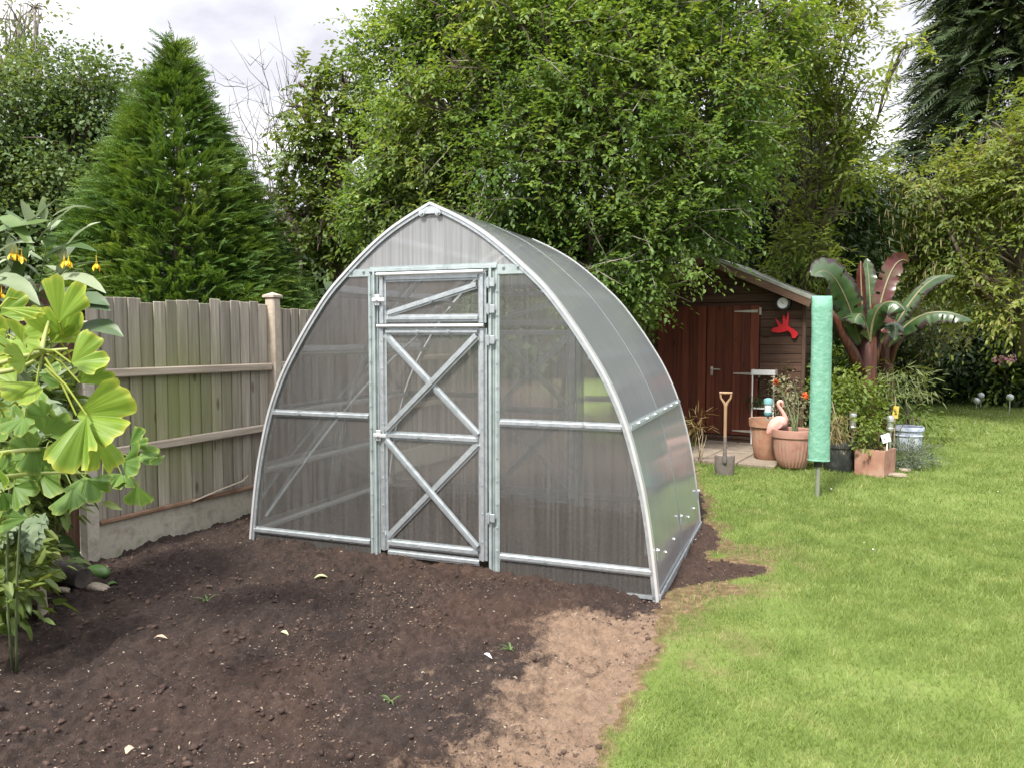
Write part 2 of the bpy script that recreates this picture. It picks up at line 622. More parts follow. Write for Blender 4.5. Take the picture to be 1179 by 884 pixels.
def wood_mat(name, c1, c2, c3, axis='z', rough=.85, algae=None, spec=.3):
    """Boards: every board (mesh island) has its own tone, grain runs along the axis, dark knots."""
    m, nt, out = nodes(name)
    L = nt.links.new
    tc = nt.nodes.new('ShaderNodeTexCoord')
    g = nt.nodes.new('ShaderNodeNewGeometry')
    mp = nt.nodes.new('ShaderNodeMapping')
    mp.inputs['Scale'].default_value = {'z': (14, 14, .7), 'x': (.7, 14, 14), 'y': (14, .7, 14)}[axis]
    of = N(nt, 'ShaderNodeVectorMath', operation='MULTIPLY_ADD')
    L(g.outputs['Random Per Island'], of.inputs[0])
    of.inputs[1].default_value = (31, 17, 23)
    L(tc.outputs['Object'], of.inputs[2])
    L(of.outputs[0], mp.inputs['Vector'])
    nz = N(nt, 'ShaderNodeTexNoise', Scale=2.4, Detail=6., Roughness=.62)
    L(mp.outputs[0], nz.inputs['Vector'])
    r = ramp(nt, [(.25, c1), (.5, c2), (.75, c3)])
    L(nz.outputs['Fac'], r.inputs['Fac'])
    mr = N(nt, 'ShaderNodeMapRange')
    L(g.outputs['Random Per Island'], mr.inputs['Value'])
    mr.inputs['To Min'].default_value = .68
    mr.inputs['To Max'].default_value = 1.22
    hv = nt.nodes.new('ShaderNodeHueSaturation')
    L(r.outputs[0], hv.inputs['Color'])
    L(mr.outputs[0], hv.inputs['Value'])
    col = hv.outputs[0]
    if algae:
        acol, centre, rad = algae
        sb = N(nt, 'ShaderNodeVectorMath', operation='SUBTRACT')
        L(tc.outputs['Object'], sb.inputs[0])
        sb.inputs[1].default_value = centre
        sc_ = N(nt, 'ShaderNodeVectorMath', operation='DIVIDE')
        L(sb.outputs[0], sc_.inputs[0])
        sc_.inputs[1].default_value = rad
        ln = N(nt, 'ShaderNodeVectorMath', operation='LENGTH')
        L(sc_.outputs[0], ln.inputs[0])
        n3 = N(nt, 'ShaderNodeTexNoise', Scale=4., Detail=4.)
        L(mp.outputs[0], n3.inputs['Vector'])
        ad = N(nt, 'ShaderNodeMath', operation='ADD')
        L(ln.outputs['Value'], ad.inputs[0])
        L(n3.outputs['Fac'], ad.inputs[1])
        m2 = N(nt, 'ShaderNodeMapRange')
        L(ad.outputs[0], m2.inputs['Value'])
        m2.inputs['From Min'].default_value = .6
        m2.inputs['From Max'].default_value = 1.5
        m2.inputs['To Min'].default_value = .8
        m2.inputs['To Max'].default_value = 0.
        mx = N(nt, 'ShaderNodeMix', data_type='RGBA')
        L(m2.outputs[0], mx.inputs[0])
        L(col, mx.inputs[6])
        mx.inputs[7].default_value = (*acol, 1)
        col = mx.outputs[2]
    # knots
    vo = N(nt, 'ShaderNodeTexVoronoi', Scale=1.)
    mp2 = nt.nodes.new('ShaderNodeMapping')
    mp2.inputs['Scale'].default_value = {'z': (6, 6, 2.2), 'x': (2.2, 6, 6), 'y': (6, 2.2, 6)}[axis]
    L(of.outputs[0], mp2.inputs['Vector'])
    L(mp2.outputs[0], vo.inputs['Vector'])
    kr = ramp(nt, [(.0, (.3, .25, .2)), (.09, (.45, .4, .35)), (.14, (1, 1, 1))])
    L(vo.outputs['Distance'], kr.inputs['Fac'])
    mk = N(nt, 'ShaderNodeMix', data_type='RGBA', blend_type='MULTIPLY')
    mk.inputs[0].default_value = .8
    L(col, mk.inputs[6])
    L(kr.outputs[0], mk.inputs[7])
    b = N(nt, 'ShaderNodeBsdfPrincipled', Roughness=rough)
    b.inputs['Specular IOR Level'].default_value = spec
    L(mk.outputs[2], b.inputs['Base Color'])
    bp = N(nt, 'ShaderNodeBump', Strength=.35, Distance=.004)
    L(nz.outputs['Fac'], bp.inputs['Height'])
    L(bp.outputs[0], b.inputs['Normal'])
    L(b.outputs[0], out.inputs['Surface'])
    return m


# ------------------------------------------------------------------ ground
EDGE_Y = [-5, 2.79, 4.3, 4.5, 4.72, 4.95, 5.12, 5.3, 5.6, 6.3, 7.0, 8, 9.5, 12, 40]
EDGE_X = [-1.9, .33, .82, .88, .98, 1.2, 1.5, 1.62, 1.5, 1.68, 1.76, 1.95, 2.3, 1.5, 1.5]


def lawn_d(x, y):               # > 0 on the lawn, < 0 on the dug soil (metres from the edge)
    p = np.stack([x, y, x * 0], 1)
    e = np.interp(y, EDGE_Y, EDGE_X)
    return x - e + (fbm(p * 2.7, 2, 5) - .5) * (.12 + .14 * sstep(4.6, 5.0, y)) + (fbm(p * 13, 2, 8) - .5) * .11 - .16 * np.exp(-((x - 1.7) / .2) ** 2 - ((y - 5.2) / .15) ** 2)


def height(x, y, fine=True):
    p = np.stack([x, y, x * 0], 1)
    s = sstep(.05, -.12, lawn_d(x, y))                    # 1 on soil
    df = (x + 3.03) * .906 - (y - 5.36) * .4226            # distance from the fence
    rise = .09 * sstep(1.2, -.5, x + (y - 5) * -.3) * sstep(3.4, 5.3, y) * (.1 + .9 * sstep(.05, .75, df))
    rise = rise + .02 * sstep(.5, -2, x)
    z = s * (rise - .015)
    z = z + s * (fbm(p * 1.7, 3, 21) - .5) * .06
    if fine:
        z = z + s * (-.025 * sstep(.55, .7, fbm(p * 3.3, 2, 33)) + (fbm(p * 6.5, 3, 31) - .5) * .06 + (np.abs(fbm(p * 19, 3, 41) - .5)) * .075 + (vnoise(p * 44, 51) - .5) * .024 + (vnoise(p * 95, 52) - .5) * .012)
        z = z + (1 - s) * (fbm(p * 2.2, 3, 61) - .5) * .03
    return z


def hz(x, y):
    return float(height(np.array([float(x)]), np.array([float(y)]))[0])


def axis_lines(a, b, step, lo, hi):
    o = list(np.arange(a, b, step))
    s, x = step, o[0]
    left = []
    while x > lo:
        s = min(s * 1.25, .6)
        x -= s
        left.append(x)
    s, x = step, o[-1]
    right = []
    while x < hi:
        s = min(s * 1.25, .6)
        x += s
        right.append(x)
    return np.array(left[::-1] + o + right)


gx = axis_lines(-3.3, 2.2, .0125, -9, 26)
gy = axis_lines(2.55, 6.9, .0125, -4, 30)
XX, YY = np.meshgrid(gx, gy)
xf, yf = XX.ravel(), YY.ravel()
zf = height(xf, yf)
ld = lawn_d(xf, yf)
gi = np.arange(len(xf)).reshape(XX.shape)
Q = np.stack([gi[:-1, :-1], gi[:-1, 1:], gi[1:, 1:], gi[1:, :-1]], -1).reshape(-1, 4)
fm = ld[Q].mean(1) > 0
PG = np.stack([xf, yf, xf * 0], 1)
# sandy dry strip beside the lawn, crumbly edge
ex = np.interp(yf, EDGE_Y, EDGE_X) - xf
dry = (1 - sstep(.15, .95, ex + (fbm(PG * 2.2, 4, 71) - .5) * .9 + (fbm(PG * 9, 3, 72) - .5) * .4)) * sstep(4.65, 4.2, yf + (fbm(PG * 3, 3, 73) - .5) * .5)
warm = sstep(.42, .62, fbm(PG * 1.1 + 3.3, 3, 74)) * sstep(-2.2, -.6, xf)
_c, _s = math.cos(R(20.8)), math.sin(R(20.8))
_lx = (xf + .5368) * _c - (yf - 5.1922) * _s
_ly = (xf + .5368) * _s + (yf - 5.1922) * _c
warm = np.maximum(warm, sstep(1.5, 1.4, np.abs(_lx)) * sstep(0, .1, _ly) * sstep(2.1, 2.0, _ly))


def sub(mask, name, m, attr):
    q = Q[mask]
    u, inv = np.unique(q, return_inverse=True)
    V = np.stack([xf[u], yf[u], zf[u]], 1)
    return np_mesh(name, V, inv.reshape(-1, 4), m, None, {k: v[u] for k, v in attr.items()}, smooth=True)


# soil
m, nt, out = nodes('dug_soil')
L = nt.links.new
tcn = nt.nodes.new('ShaderNodeTexCoord')
n1 = N(nt, 'ShaderNodeTexNoise', Scale=9., Detail=12., Roughness=.88)
L(tcn.outputs['Object'], n1.inputs['Vector'])
r1 = ramp(nt, [(.3, (.011, .007, .0055)), (.5, (.034, .021, .0165)), (.72, (.09, .06, .046))])
L(n1.outputs['Fac'], r1.inputs['Fac'])
r1b = ramp(nt, [(.3, (.018, .01, .007)), (.5, (.052, .03, .021)), (.72, (.115, .07, .05))])
L(n1.outputs['Fac'], r1b.inputs['Fac'])
aw = N(nt, 'ShaderNodeAttribute', attribute_name='warm')
mxa = N(nt, 'ShaderNodeMix', data_type='RGBA')
L(aw.outputs['Fac'], mxa.inputs[0])
L(r1.outputs[0], mxa.inputs[6])
L(r1b.outputs[0], mxa.inputs[7])
r2 = ramp(nt, [(.28, (.1, .065, .042)), (.5, (.225, .15, .1)), (.72, (.345, .25, .175))])
L(n1.outputs['Fac'], r2.inputs['Fac'])
ad_ = N(nt, 'ShaderNodeAttribute', attribute_name='dry')
n4 = N(nt, 'ShaderNodeTexNoise', Scale=9., Detail=10., Roughness=.8)
L(tcn.outputs['Object'], n4.inputs['Vector'])
ma = N(nt, 'ShaderNodeMath', operation='MULTIPLY_ADD')
L(n4.outputs['Fac'], ma.inputs[0])
ma.inputs[1].default_value = 2.1
ma.inputs[2].default_value = -1.12
mb_ = N(nt, 'ShaderNodeMath', operation='ADD', use_clamp=True)
L(ma.outputs[0], mb_.inputs[0])
L(ad_.outputs['Fac'], mb_.inputs[1])
mr_ = N(nt, 'ShaderNodeMapRange', interpolation_type='SMOOTHSTEP')
L(mb_.outputs[0], mr_.inputs['Value'])
mr_.inputs['From Min'].default_value = .18
mr_.inputs['From Max'].default_value = .85
mx1 = N(nt, 'ShaderNodeMix', data_type='RGBA')
L(mr_.outputs[0], mx1.inputs[0])
L(mxa.outputs[2], mx1.inputs[6])
L(r2.outputs[0], mx1.inputs[7])
# pale grit
vo = N(nt, 'ShaderNodeTexVoronoi', Scale=70.)
L(tcn.outputs['Object'], vo.inputs['Vector'])
gr = ramp(nt, [(.0, (1, 1, 1)), (.13, (1, 1, 1)), (.2, (0, 0, 0))])
L(vo.outputs['Distance'], gr.inputs['Fac'])
gm = N(nt, 'ShaderNodeMath', operation='MULTIPLY')
L(gr.outputs[0], gm.inputs[0])
g2 = N(nt, 'ShaderNodeMath', operation='GREATER_THAN')
vs3 = nt.nodes.new('ShaderNodeSeparateColor')
L(vo.outputs['Color'], vs3.inputs[0])
L(vs3.outputs[0], g2.inputs[0])
g2.inputs[1].default_value = .86
L(g2.outputs[0], gm.inputs[1])
mx2 = N(nt, 'ShaderNodeMix', data_type='RGBA')
L(gm.outputs[0], mx2.inputs[0])
L(mx1.outputs[2], mx2.inputs[6])
mx2.inputs[7].default_value = (.22, .17, .13, 1)
b = N(nt, 'ShaderNodeBsdfPrincipled', Roughness=.88)
b.inputs['Specular IOR Level'].default_value = .35
L(mx2.outputs[2], b.inputs['Base Color'])
n5 = N(nt, 'ShaderNodeTexNoise', Scale=55., Detail=6., Roughness=.7)
L(tcn.outputs['Object'], n5.inputs['Vector'])
bp = N(nt, 'ShaderNodeBump', Strength=1., Distance=.022)
L(n5.outputs['Fac'], bp.inputs['Height'])
L(bp.outputs[0], b.inputs['Normal'])
L(b.outputs[0], out.inputs['Surface'])
M['soil'] = m
tag(sub(~fm, 'soil', m, {'dry': dry, 'warm': warm}), kind='structure')

M['turf_plain'] = mat('turf_thatch', (.075, .11, .02), (.14, .19, .036), rough=.95, scale=2.4, detail=7, bump=.9, bscale=45, c3=(.2, .19, .07))
m, nt, out = nodes('turf')
L = nt.links.new
tcn = nt.nodes.new('ShaderNodeTexCoord')
n1 = N(nt, 'ShaderNodeTexNoise', Scale=2.2, Detail=8., Roughness=.65)
L(tcn.outputs['Object'], n1.inputs['Vector'])
r1 = ramp(nt, [(.3, (.09, .13, .028)), (.52, (.135, .185, .046)), (.72, (.18, .21, .07))])
L(n1.outputs['Fac'], r1.inputs['Fac'])
n2 = N(nt, 'ShaderNodeTexNoise', Scale=18., Detail=6., Roughness=.7)
L(tcn.outputs['Object'], n2.inputs['Vector'])
r2 = ramp(nt, [(.3, (.05, .03, .018)), (.5, (.13, .085, .05)), (.7, (.24, .18, .1))])
L(n2.outputs['Fac'], r2.inputs['Fac'])
ab = N(nt, 'ShaderNodeAttribute', attribute_name='bare')
ma = N(nt, 'ShaderNodeMath', operation='MULTIPLY_ADD')
L(n2.outputs['Fac'], ma.inputs[0])
ma.inputs[1].default_value = 1.2
ma.inputs[2].default_value = -.6
mb_ = N(nt, 'ShaderNodeMath', operation='ADD', use_clamp=True)
L(ma.outputs[0], mb_.inputs[0])
L(ab.outputs['Fac'], mb_.inputs[1])
mx = N(nt, 'ShaderNodeMix', data_type='RGBA')
L(mb_.outputs[0], mx.inputs[0])
L(r1.outputs[0], mx.inputs[6])
L(r2.outputs[0], mx.inputs[7])
b = N(nt, 'ShaderNodeBsdfPrincipled', Roughness=.95)
b.inputs['Specular IOR Level'].default_value = .1
L(mx.outputs[2], b.inputs['Base Color'])
bp = N(nt, 'ShaderNodeBump', Strength=.9, Distance=.012)
L(n2.outputs['Fac'], bp.inputs['Height'])
L(bp.outputs[0], b.inputs['Normal'])
L(b.outputs[0], out.inputs['Surface'])
bare = np.clip(1.1 * sstep(.13, 0, ld) + .9 * np.exp(-((xf - 1.15) / .28) ** 2 - ((yf - 4.75) / .3) ** 2) + .8 * sstep(.5, .7, fbm(PG * 2.3, 3, 83)) * sstep(1.0, .2, ld), 0, 1)
tag(sub(fm, 'lawn', m, {'bare': bare}), kind='structure')
gnd = MB()
gnd.add([(-150, -60, -.25), (150, -60, -.25), (150, 250, -.25), (-150, 250, -.25)], [(0, 1, 2, 3)])
M['farground'] = mat('rough_ground', (.03, .035, .015), (.06, .06, .03), rough=1, scale=.6)
tag(gnd.build('ground', M['farground']), kind='structure')

# grass blades: one short-mown sward
rg = np.random.default_rng(3)
PATIO = [G(797, 541, .0), G(985, 541, .0)]


def sward(n, x0, x1, y0, y1, h, wd):
    x = rg.uniform(x0, x1, n)
    y = rg.uniform(y0, y1, n)
    d = lawn_d(x, y)
    p = np.stack([x, y, x * 0], 1)
    thin = fbm(p * 1.3, 3, 81)
    bare_ = np.exp(-((x - 1.15) / .28) ** 2 - ((y - 4.75) / .3) ** 2) + .8 * sstep(.5, .7, fbm(p * 2.3, 3, 83)) * sstep(1.0, .2, d)
    k = (rg.random(n) < sstep(-.02, .1, d) * (0.4 + .6 * sstep(.3, .5, thin)) * (1 - .85 * np.clip(bare_, 0, 1))) & (np.abs(x) < y * .70 + 1.9)
    x, y, d = x[k], y[k], d[k]
    return x, y, d, h, wd


BV, BT = [], []
for args in ((235000, -.6, 5.0, 2.0, 4.6, .034, .0042), (185000, .7, 6.6, 4.6, 7.2, .036, .0058), (125000, 1.7, 9.2, 7.2, 11, .04, .009), (75000, 3.0, 15, 11, 19.5, .05, .018)):
    x, y, d, h, wd = sward(*args)
    n = len(x)
    z = height(x, y) - .004
    hh = h * rg.uniform(.4, 1.2, n) * np.where(rg.random(n) < .04, 1.7, 1.) * (.75 + .5 * fbm(np.stack([x, y, x * 0], 1) * 9, 2, 85)) * (.65 + .35 * sstep(0, .25, d))
    ang = rg.uniform(0, 2 * math.pi, n)
    lean = rg.uniform(.2, 1.1, n) * hh
    la = rg.uniform(0, 2 * math.pi, n)
    w_ = wd * rg.uniform(.6, 1.3, n)
    b0 = np.stack([x - np.cos(ang) * w_ / 2, y - np.sin(ang) * w_ / 2, z], 1)
    b1 = np.stack([x + np.cos(ang) * w_ / 2, y + np.sin(ang) * w_ / 2, z], 1)
    t1 = np.stack([x + np.cos(la) * lean, y + np.sin(la) * lean, z + hh], 1)
    BV.append(np.stack([b0, b1, t1], 1).reshape(-1, 3))
    BT.append(n)
BV = np.concatenate(BV)
M['grass'] = leafmat('grass_blade', (.115, .178, .045), (.215, .285, .085), (.39, .41, .19), trans=.38, rough=.6, nscale=4.5, nw=1.15, spec=.25)
gm_ = np_mesh('grass', BV, np.arange(len(BV)).reshape(-1, 3), M['grass'])
tag(gm_, 'short mown green grass of the lawn', 'grass', kind='stuff')

# clods and pale flecks lying on the soil
ICO = None


def blobs(name, X, Y, S, m, flat=.7, seed=0, kind='stuff', lift=.2):
    bm = bmesh.new()
    bmesh.ops.create_icosphere(bm, subdivisions=1, radius=1)
    tv = np.array([v.co[:] for v in bm.verts])
    tf = np.array([[v.index for v in f.verts] for f in bm.faces])
    bm.free()
    n = len(X)
    rr = np.random.default_rng(seed)
    Z = height(X, Y)
    ax = rr.uniform(.6, 1.35, (n, 1, 3)) * np.array([1, 1, flat])
    V = tv[None] * ax * S[:, None, None]
    V = V * (1 + (vnoise((tv[None] * 1.7 + rr.uniform(0, 90, (n, 1, 3))).reshape(-1, 3), 5).reshape(n, -1, 1) - .5) * 1.3)
    a = rr.uniform(0, 6.28, n)
    c, s = np.cos(a)[:, None], np.sin(a)[:, None]
    V2 = np.stack([V[..., 0] * c - V[..., 1] * s + X[:, None], V[..., 0] * s + V[..., 1] * c + Y[:, None], V[..., 2] + (Z + S * lift)[:, None]], -1)
    Fq = (np.arange(n) * len(tv))[:, None, None] + tf[None]
    return np_mesh(name, V2.reshape(-1, 3), Fq.reshape(-1, 3), m, smooth=False)


n = 16000
X = rg.uniform(-3.2, 2.1, n)
Y = 2.6 + (6.6 - 2.6) * rg.random(n) ** 1.3
k = (lawn_d(X, Y) < .02) & (X > -3.0 + (Y - 5.2) * .47) & (rg.random(n) < sstep(.32, .6, fbm(np.stack([X, Y, X * 0], 1) * 2.1, 3, 91)) * 1.2)
X, Y = X[k], Y[k]
M['clod'] = mat('soil_clod', (.022, .013, .01), (.06, .035, .026), rough=.95, scale=9, c3=(.11, .07, .05), bump=.5, bscale=120)
tag(blobs('soil_clods', X, Y, .003 + .015 * rg.random(len(X)) ** 6., M['clod'], seed=4), 'dark crumbs and clods of dug soil', 'soil', kind='stuff')
n = 9000
X = rg.uniform(-3.2, 2.1, n)
Y = 2.6 + (6.4 - 2.6) * rg.random(n) ** 1.4
k = (lawn_d(X, Y) < .0) & (X > -3.0 + (Y - 5.2) * .47)
X, Y = X[k], Y[k]
n = 7000
X2 = rg.uniform(-1.2, 1.0, n)
Y2 = rg.uniform(2.65, 4.8, n)
k = (lawn_d(X2, Y2) < .03) & (rg.random(n) < sstep(.35, .62, fbm(np.stack([X2, Y2, X2 * 0], 1) * 3.7, 3, 95)) * 1.1)
X2, Y2 = X2[k], Y2[k]
M['crumb'] = mat('soil_crumb', (.05, .03, .022), (.13, .085, .06), rough=.95, scale=30, c3=(.2, .14, .1))
tag(blobs('soil_crumbs', X2, Y2, .002 + .006 * rg.random(len(X2)) ** 2.5, M['crumb'], seed=14), 'fine brown crumbs on the dry sandy strip beside the lawn', 'soil', kind='stuff')
M['fleck'] = mat('pale_chip', (.2, .15, .1), (.42, .36, .28), rough=.9, scale=14)
th = rg.uniform(0, 6.28, len(X))
A = np.stack([np.cos(th), np.sin(th), rg.normal(size=len(X)) * .25], 1)
fl = leaf_mesh('soil_chips', np.stack([X, Y, height(X, Y) + .004], 1), A, np.array([0, 0, 1.]) + rg.normal(size=(len(X), 3)) * .4, .004 + .02 * rg.random(len(X)) ** 5, .4, M['fleck'], simple=True)
tag(fl, 'pale straw and root bits scattered in the soil', 'debris', kind='stuff')

# ------------------------------------------------------------------ greenhouse (local frame: X along the front, Y into depth)
def glaze(name, rib_axis, frost=.12, body=(.7, .72, .74), rib=.1, ior=1.75, grough=.13, streak=.22, tlf=.5, blur=.5):
    """Twin-wall polycarbonate: see-through, faintly milky, ribbed, glossy."""
    m, nt, out = nodes(name)
    L = nt.links.new
    tc = nt.nodes.new('ShaderNodeTexCoord')
    wv = N(nt, 'ShaderNodeTexWave', wave_type='BANDS', bands_direction=rib_axis, Scale=26.)
    L(tc.outputs['Object'], wv.inputs['Vector'])
    mp = nt.nodes.new('ShaderNodeMapping')
    mp.inputs['Scale'].default_value = {'X': (55, 1, 1.2), 'Y': (1, 40, 1.2), 'Z': (1, 1, 40)}[rib_axis]
    L(tc.outputs['Object'], mp.inputs['Vector'])
    nz = N(nt, 'ShaderNodeTexNoise', Scale=1., Detail=3.)
    L(mp.outputs[0], nz.inputs['Vector'])
    mxh = N(nt, 'ShaderNodeMath', operation='ADD')
    L(wv.outputs['Fac'], mxh.inputs[0])
    L(nz.outputs['Fac'], mxh.inputs[1])
    n2 = N(nt, 'ShaderNodeTexNoise', Scale=2.2, Detail=2.)
    L(tc.outputs['Object'], n2.inputs['Vector'])
    b2 = N(nt, 'ShaderNodeBump', Strength=.25, Distance=.02)
    L(n2.outputs['Fac'], b2.inputs['Height'])
    bp = N(nt, 'ShaderNodeBump', Strength=rib, Distance=.004)
    L(mxh.outputs[0], bp.inputs['Height'])
    L(b2.outputs[0], bp.inputs['Normal'])
    tr = nt.nodes.new('ShaderNodeBsdfTransparent')
    tr.inputs['Color'].default_value = (.9, .92, .92, 1)
    rf = N(nt, 'ShaderNodeBsdfRefraction', Roughness=.22, IOR=1.12)
    rf.inputs['Color'].default_value = (.86, .88, .88, 1)
    L(bp.outputs[0], rf.inputs['Normal'])
    m1 = N(nt, 'ShaderNodeMixShader')
    m1.inputs[0].default_value = blur
    L(tr.outputs[0], m1.inputs[1])
    L(rf.outputs[0], m1.inputs[2])
    df = N(nt, 'ShaderNodeBsdfDiffuse')
    df.inputs['Color'].default_value = (*body, 1)
    tl = N(nt, 'ShaderNodeBsdfTranslucent')
    tl.inputs['Color'].default_value = (*body, 1)
    m2 = N(nt, 'ShaderNodeMixShader')
    m2.inputs[0].default_value = tlf
    L(df.outputs[0], m2.inputs[1])
    L(tl.outputs[0], m2.inputs[2])
    st = N(nt, 'ShaderNodeMapRange')
    L(nz.outputs['Fac'], st.inputs['Value'])
    st.inputs['From Min'].default_value = .35
    st.inputs['From Max'].default_value = .7
    st.inputs['To Min'].default_value = frost * (1 - streak)
    st.inputs['To Max'].default_value = frost * (1 + streak)
    m3 = N(nt, 'ShaderNodeMixShader')
    L(st.outputs[0], m3.inputs[0])
    L(m1.outputs[0], m3.inputs[1])
    L(m2.outputs[0], m3.inputs[2])
    gl = N(nt, 'ShaderNodeBsdfGlossy', Roughness=grough)
    gl.inputs['Color'].default_value = (.95, .96, .97, 1)
    L(bp.outputs[0], gl.inputs['Normal'])
    fr = N(nt, 'ShaderNodeFresnel', IOR=ior)
    L(b2.outputs[0], fr.inputs['Normal'])
    m4 = N(nt, 'ShaderNodeMixShader')
    L(fr.outputs[0], m4.inputs[0])
    L(m3.outputs[0], m4.inputs[1])
    L(gl.outputs[0], m4.inputs[2])
    L(m4.outputs[0], out.inputs['Surface'])
    return m


M['poly_front'] = glaze('polycarbonate_front', 'X', frost=.13, body=(.9, .86, .81), ior=1.5, blur=.3, streak=.28)
M['poly_side'] = glaze('polycarbonate_side', 'Y', frost=.6, body=(.86, .9, .94), rib=.02, ior=1.9, grough=.1, streak=.04, tlf=.64)
M['poly_back'] = glaze('polycarbonate_back', 'X', frost=.22, body=(.84, .86, .86), ior=1.5, blur=.3)
M['poly_gable'] = glaze('polycarbonate_gable', 'X', frost=.5, body=(.86, .88, .9), rib=.06)

GTH = R(-20.8)
GO = Vector((-.5368, 5.1922, 0))
GLEN = 2.05
gh = thing('greenhouse', 'pointed-arch greenhouse of clear polycarbonate on a galvanised frame with a cross-braced door', 'greenhouse', GO, GTH)

ARC = [(1.545, -.06), (1.535, 0), (1.512, .2), (1.47, .5), (1.42, .75), (1.332, 1.06), (1.215, 1.33), (1.075, 1.56), (.945, 1.745), (.80, 1.925),
       (.64, 2.075), (.5, 2.195), (.36, 2.3), (.2, 2.395), (0, 2.492)]


def smooth_path(P, k=4):
    o = []
    for i in range(len(P) - 1):
        p0, p1, p2, p3 = P[max(i - 1, 0)], P[i], P[i + 1], P[min(i + 2, len(P) - 1)]
        for j in range(k):
            t = j / k
            o.append(tuple(.5 * ((2 * p1[q]) + (-p0[q] + p2[q]) * t + (2 * p0[q] - 5 * p1[q] + 4 * p2[q] - p3[q]) * t * t + (-p0[q] + 3 * p1[q] - 3 * p2[q] + p3[q]) * t ** 3) for q in range(2)))
    o.append(P[-1])
    return o


ARCS = smooth_path(ARC)


def arc_x(z):
    zs = [p[1] for p in ARCS]
    xs = [p[0] for p in ARCS]
    return float(np.interp(z, zs, xs))


def arc_sweep(mb, y0, y1, din, dout, sgn=0):
    """A strip swept along the arch between y0 and y1, from din inside to dout outside the arch line. sgn 0: both sides."""
    pts = [(x, z) for x, z in ARCS] if sgn >= 0 else [(-x, z) for x, z in ARCS]
    if sgn == 0:
        pts = [(x, z) for x, z in ARCS] + [(-x, z) for x, z in ARCS[-2::-1]]
    vs, fs = [], []
    for i, (x, z) in enumerate(pts):
        a, b_ = pts[max(i - 1, 0)], pts[min(i + 1, len(pts) - 1)]
        t = Vector((b_[0] - a[0], 0, b_[1] - a[1])).normalized()
        n = Vector((t.z, 0, -t.x)) if sgn >= 0 else Vector((-t.z, 0, t.x))
        p = Vector((x, 0, z))
        for (dd, yy) in ((dout, y0), (dout, y1), (din, y1), (din, y0)):
            q = p + n * dd
            vs.append((q.x, yy, q.z))
    for i in range(len(pts) - 1):
        for k in range(4):
            fs.append((i * 4 + k, i * 4 + (k + 1) % 4, i * 4 + 4 + (k + 1) % 4, i * 4 + 4 + k))
    m_ = (len(pts) - 1) * 4
    fs += [(3, 2, 1, 0), (m_, m_ + 1, m_ + 2, m_ + 3)]
    mb.add(vs, fs)


FR = (0, -1, 0)
for yy in (0.0, 1.025, GLEN):
    mb = MB()
    arc_sweep(mb, yy - .004 if yy else -.02, yy + .035 if yy < GLEN else yy + .02, -.028, -.004)
    mb.build('arch_frame', M['galv'], gh, smooth=30)
# bright edge strips of the front and back arches, and the joint strip in the middle
mb = MB()
arc_sweep(mb, -.029, .03, -.006, .011)
mb.build('edge_strip', M['bright'], gh, smooth=30)
mb = MB()
arc_sweep(mb, GLEN - .012, GLEN + .012, -.006, .01)
mb.build('edge_strip', M['bright'], gh, smooth=30)
M['seam'] = mat('joint_strip', (.22, .24, .25), (.32, .34, .35), rough=.4, metal=.4)
mb = MB()
arc_sweep(mb, 1.032, 1.042, .004, .008)
mb.build('joint_strip', M['seam'], gh, smooth=30)

# skins
for sg in (1, -1):
    for y0, y1 in ((.03, 1.03), (1.044, GLEN - .02)):
        vs, fs = [], []
        K = 6
        for i, (x, z) in enumerate(ARCS):
            for k in range(K + 1):
                t = k / K
                bow = .006 * math.sin(t * math.pi) * math.sin(z * 3.3 + y0 * 2)
                vs.append((sg * (x + .004 + bow), y0 + (y1 - y0) * t, z + .004))
        for i in range(len(ARCS) - 1):
            for k in range(K):
                q = (i * (K + 1) + k, i * (K + 1) + k + 1, (i + 1) * (K + 1) + k + 1, (i + 1) * (K + 1) + k)
                fs.append(q if sg > 0 else q[::-1])
        MB().add(vs, fs).build('side_panel', M['poly_side'], gh, smooth=180)


def arch_poly(x0, x1, z0, z1, y, inset=.01):
    """outline of the end wall between x0..x1 and z0..z1, clipped by the arch (x may be negative)."""
    o = []
    zs = np.linspace(z0, z1, 24)
    lo = [(max(x0, -(arc_x(z) - inset)), z) for z in zs]
    hi = [(min(x1, arc_x(z) - inset), z) for z in zs]
    for p in hi:
        o.append(p)
    for p in lo[::-1]:
        o.append(p)
    r_ = []
    for p in o:
        if not r_ or abs(p[0] - r_[-1][0]) + abs(p[1] - r_[-1][1]) > 1e-4:
            r_.append(p)
    return [(x, y, z) for x, z in r_]


def sheet(name, poly, mt):
    return MB().add(poly, [tuple(range(len(poly)))]).build(name, mt, gh)


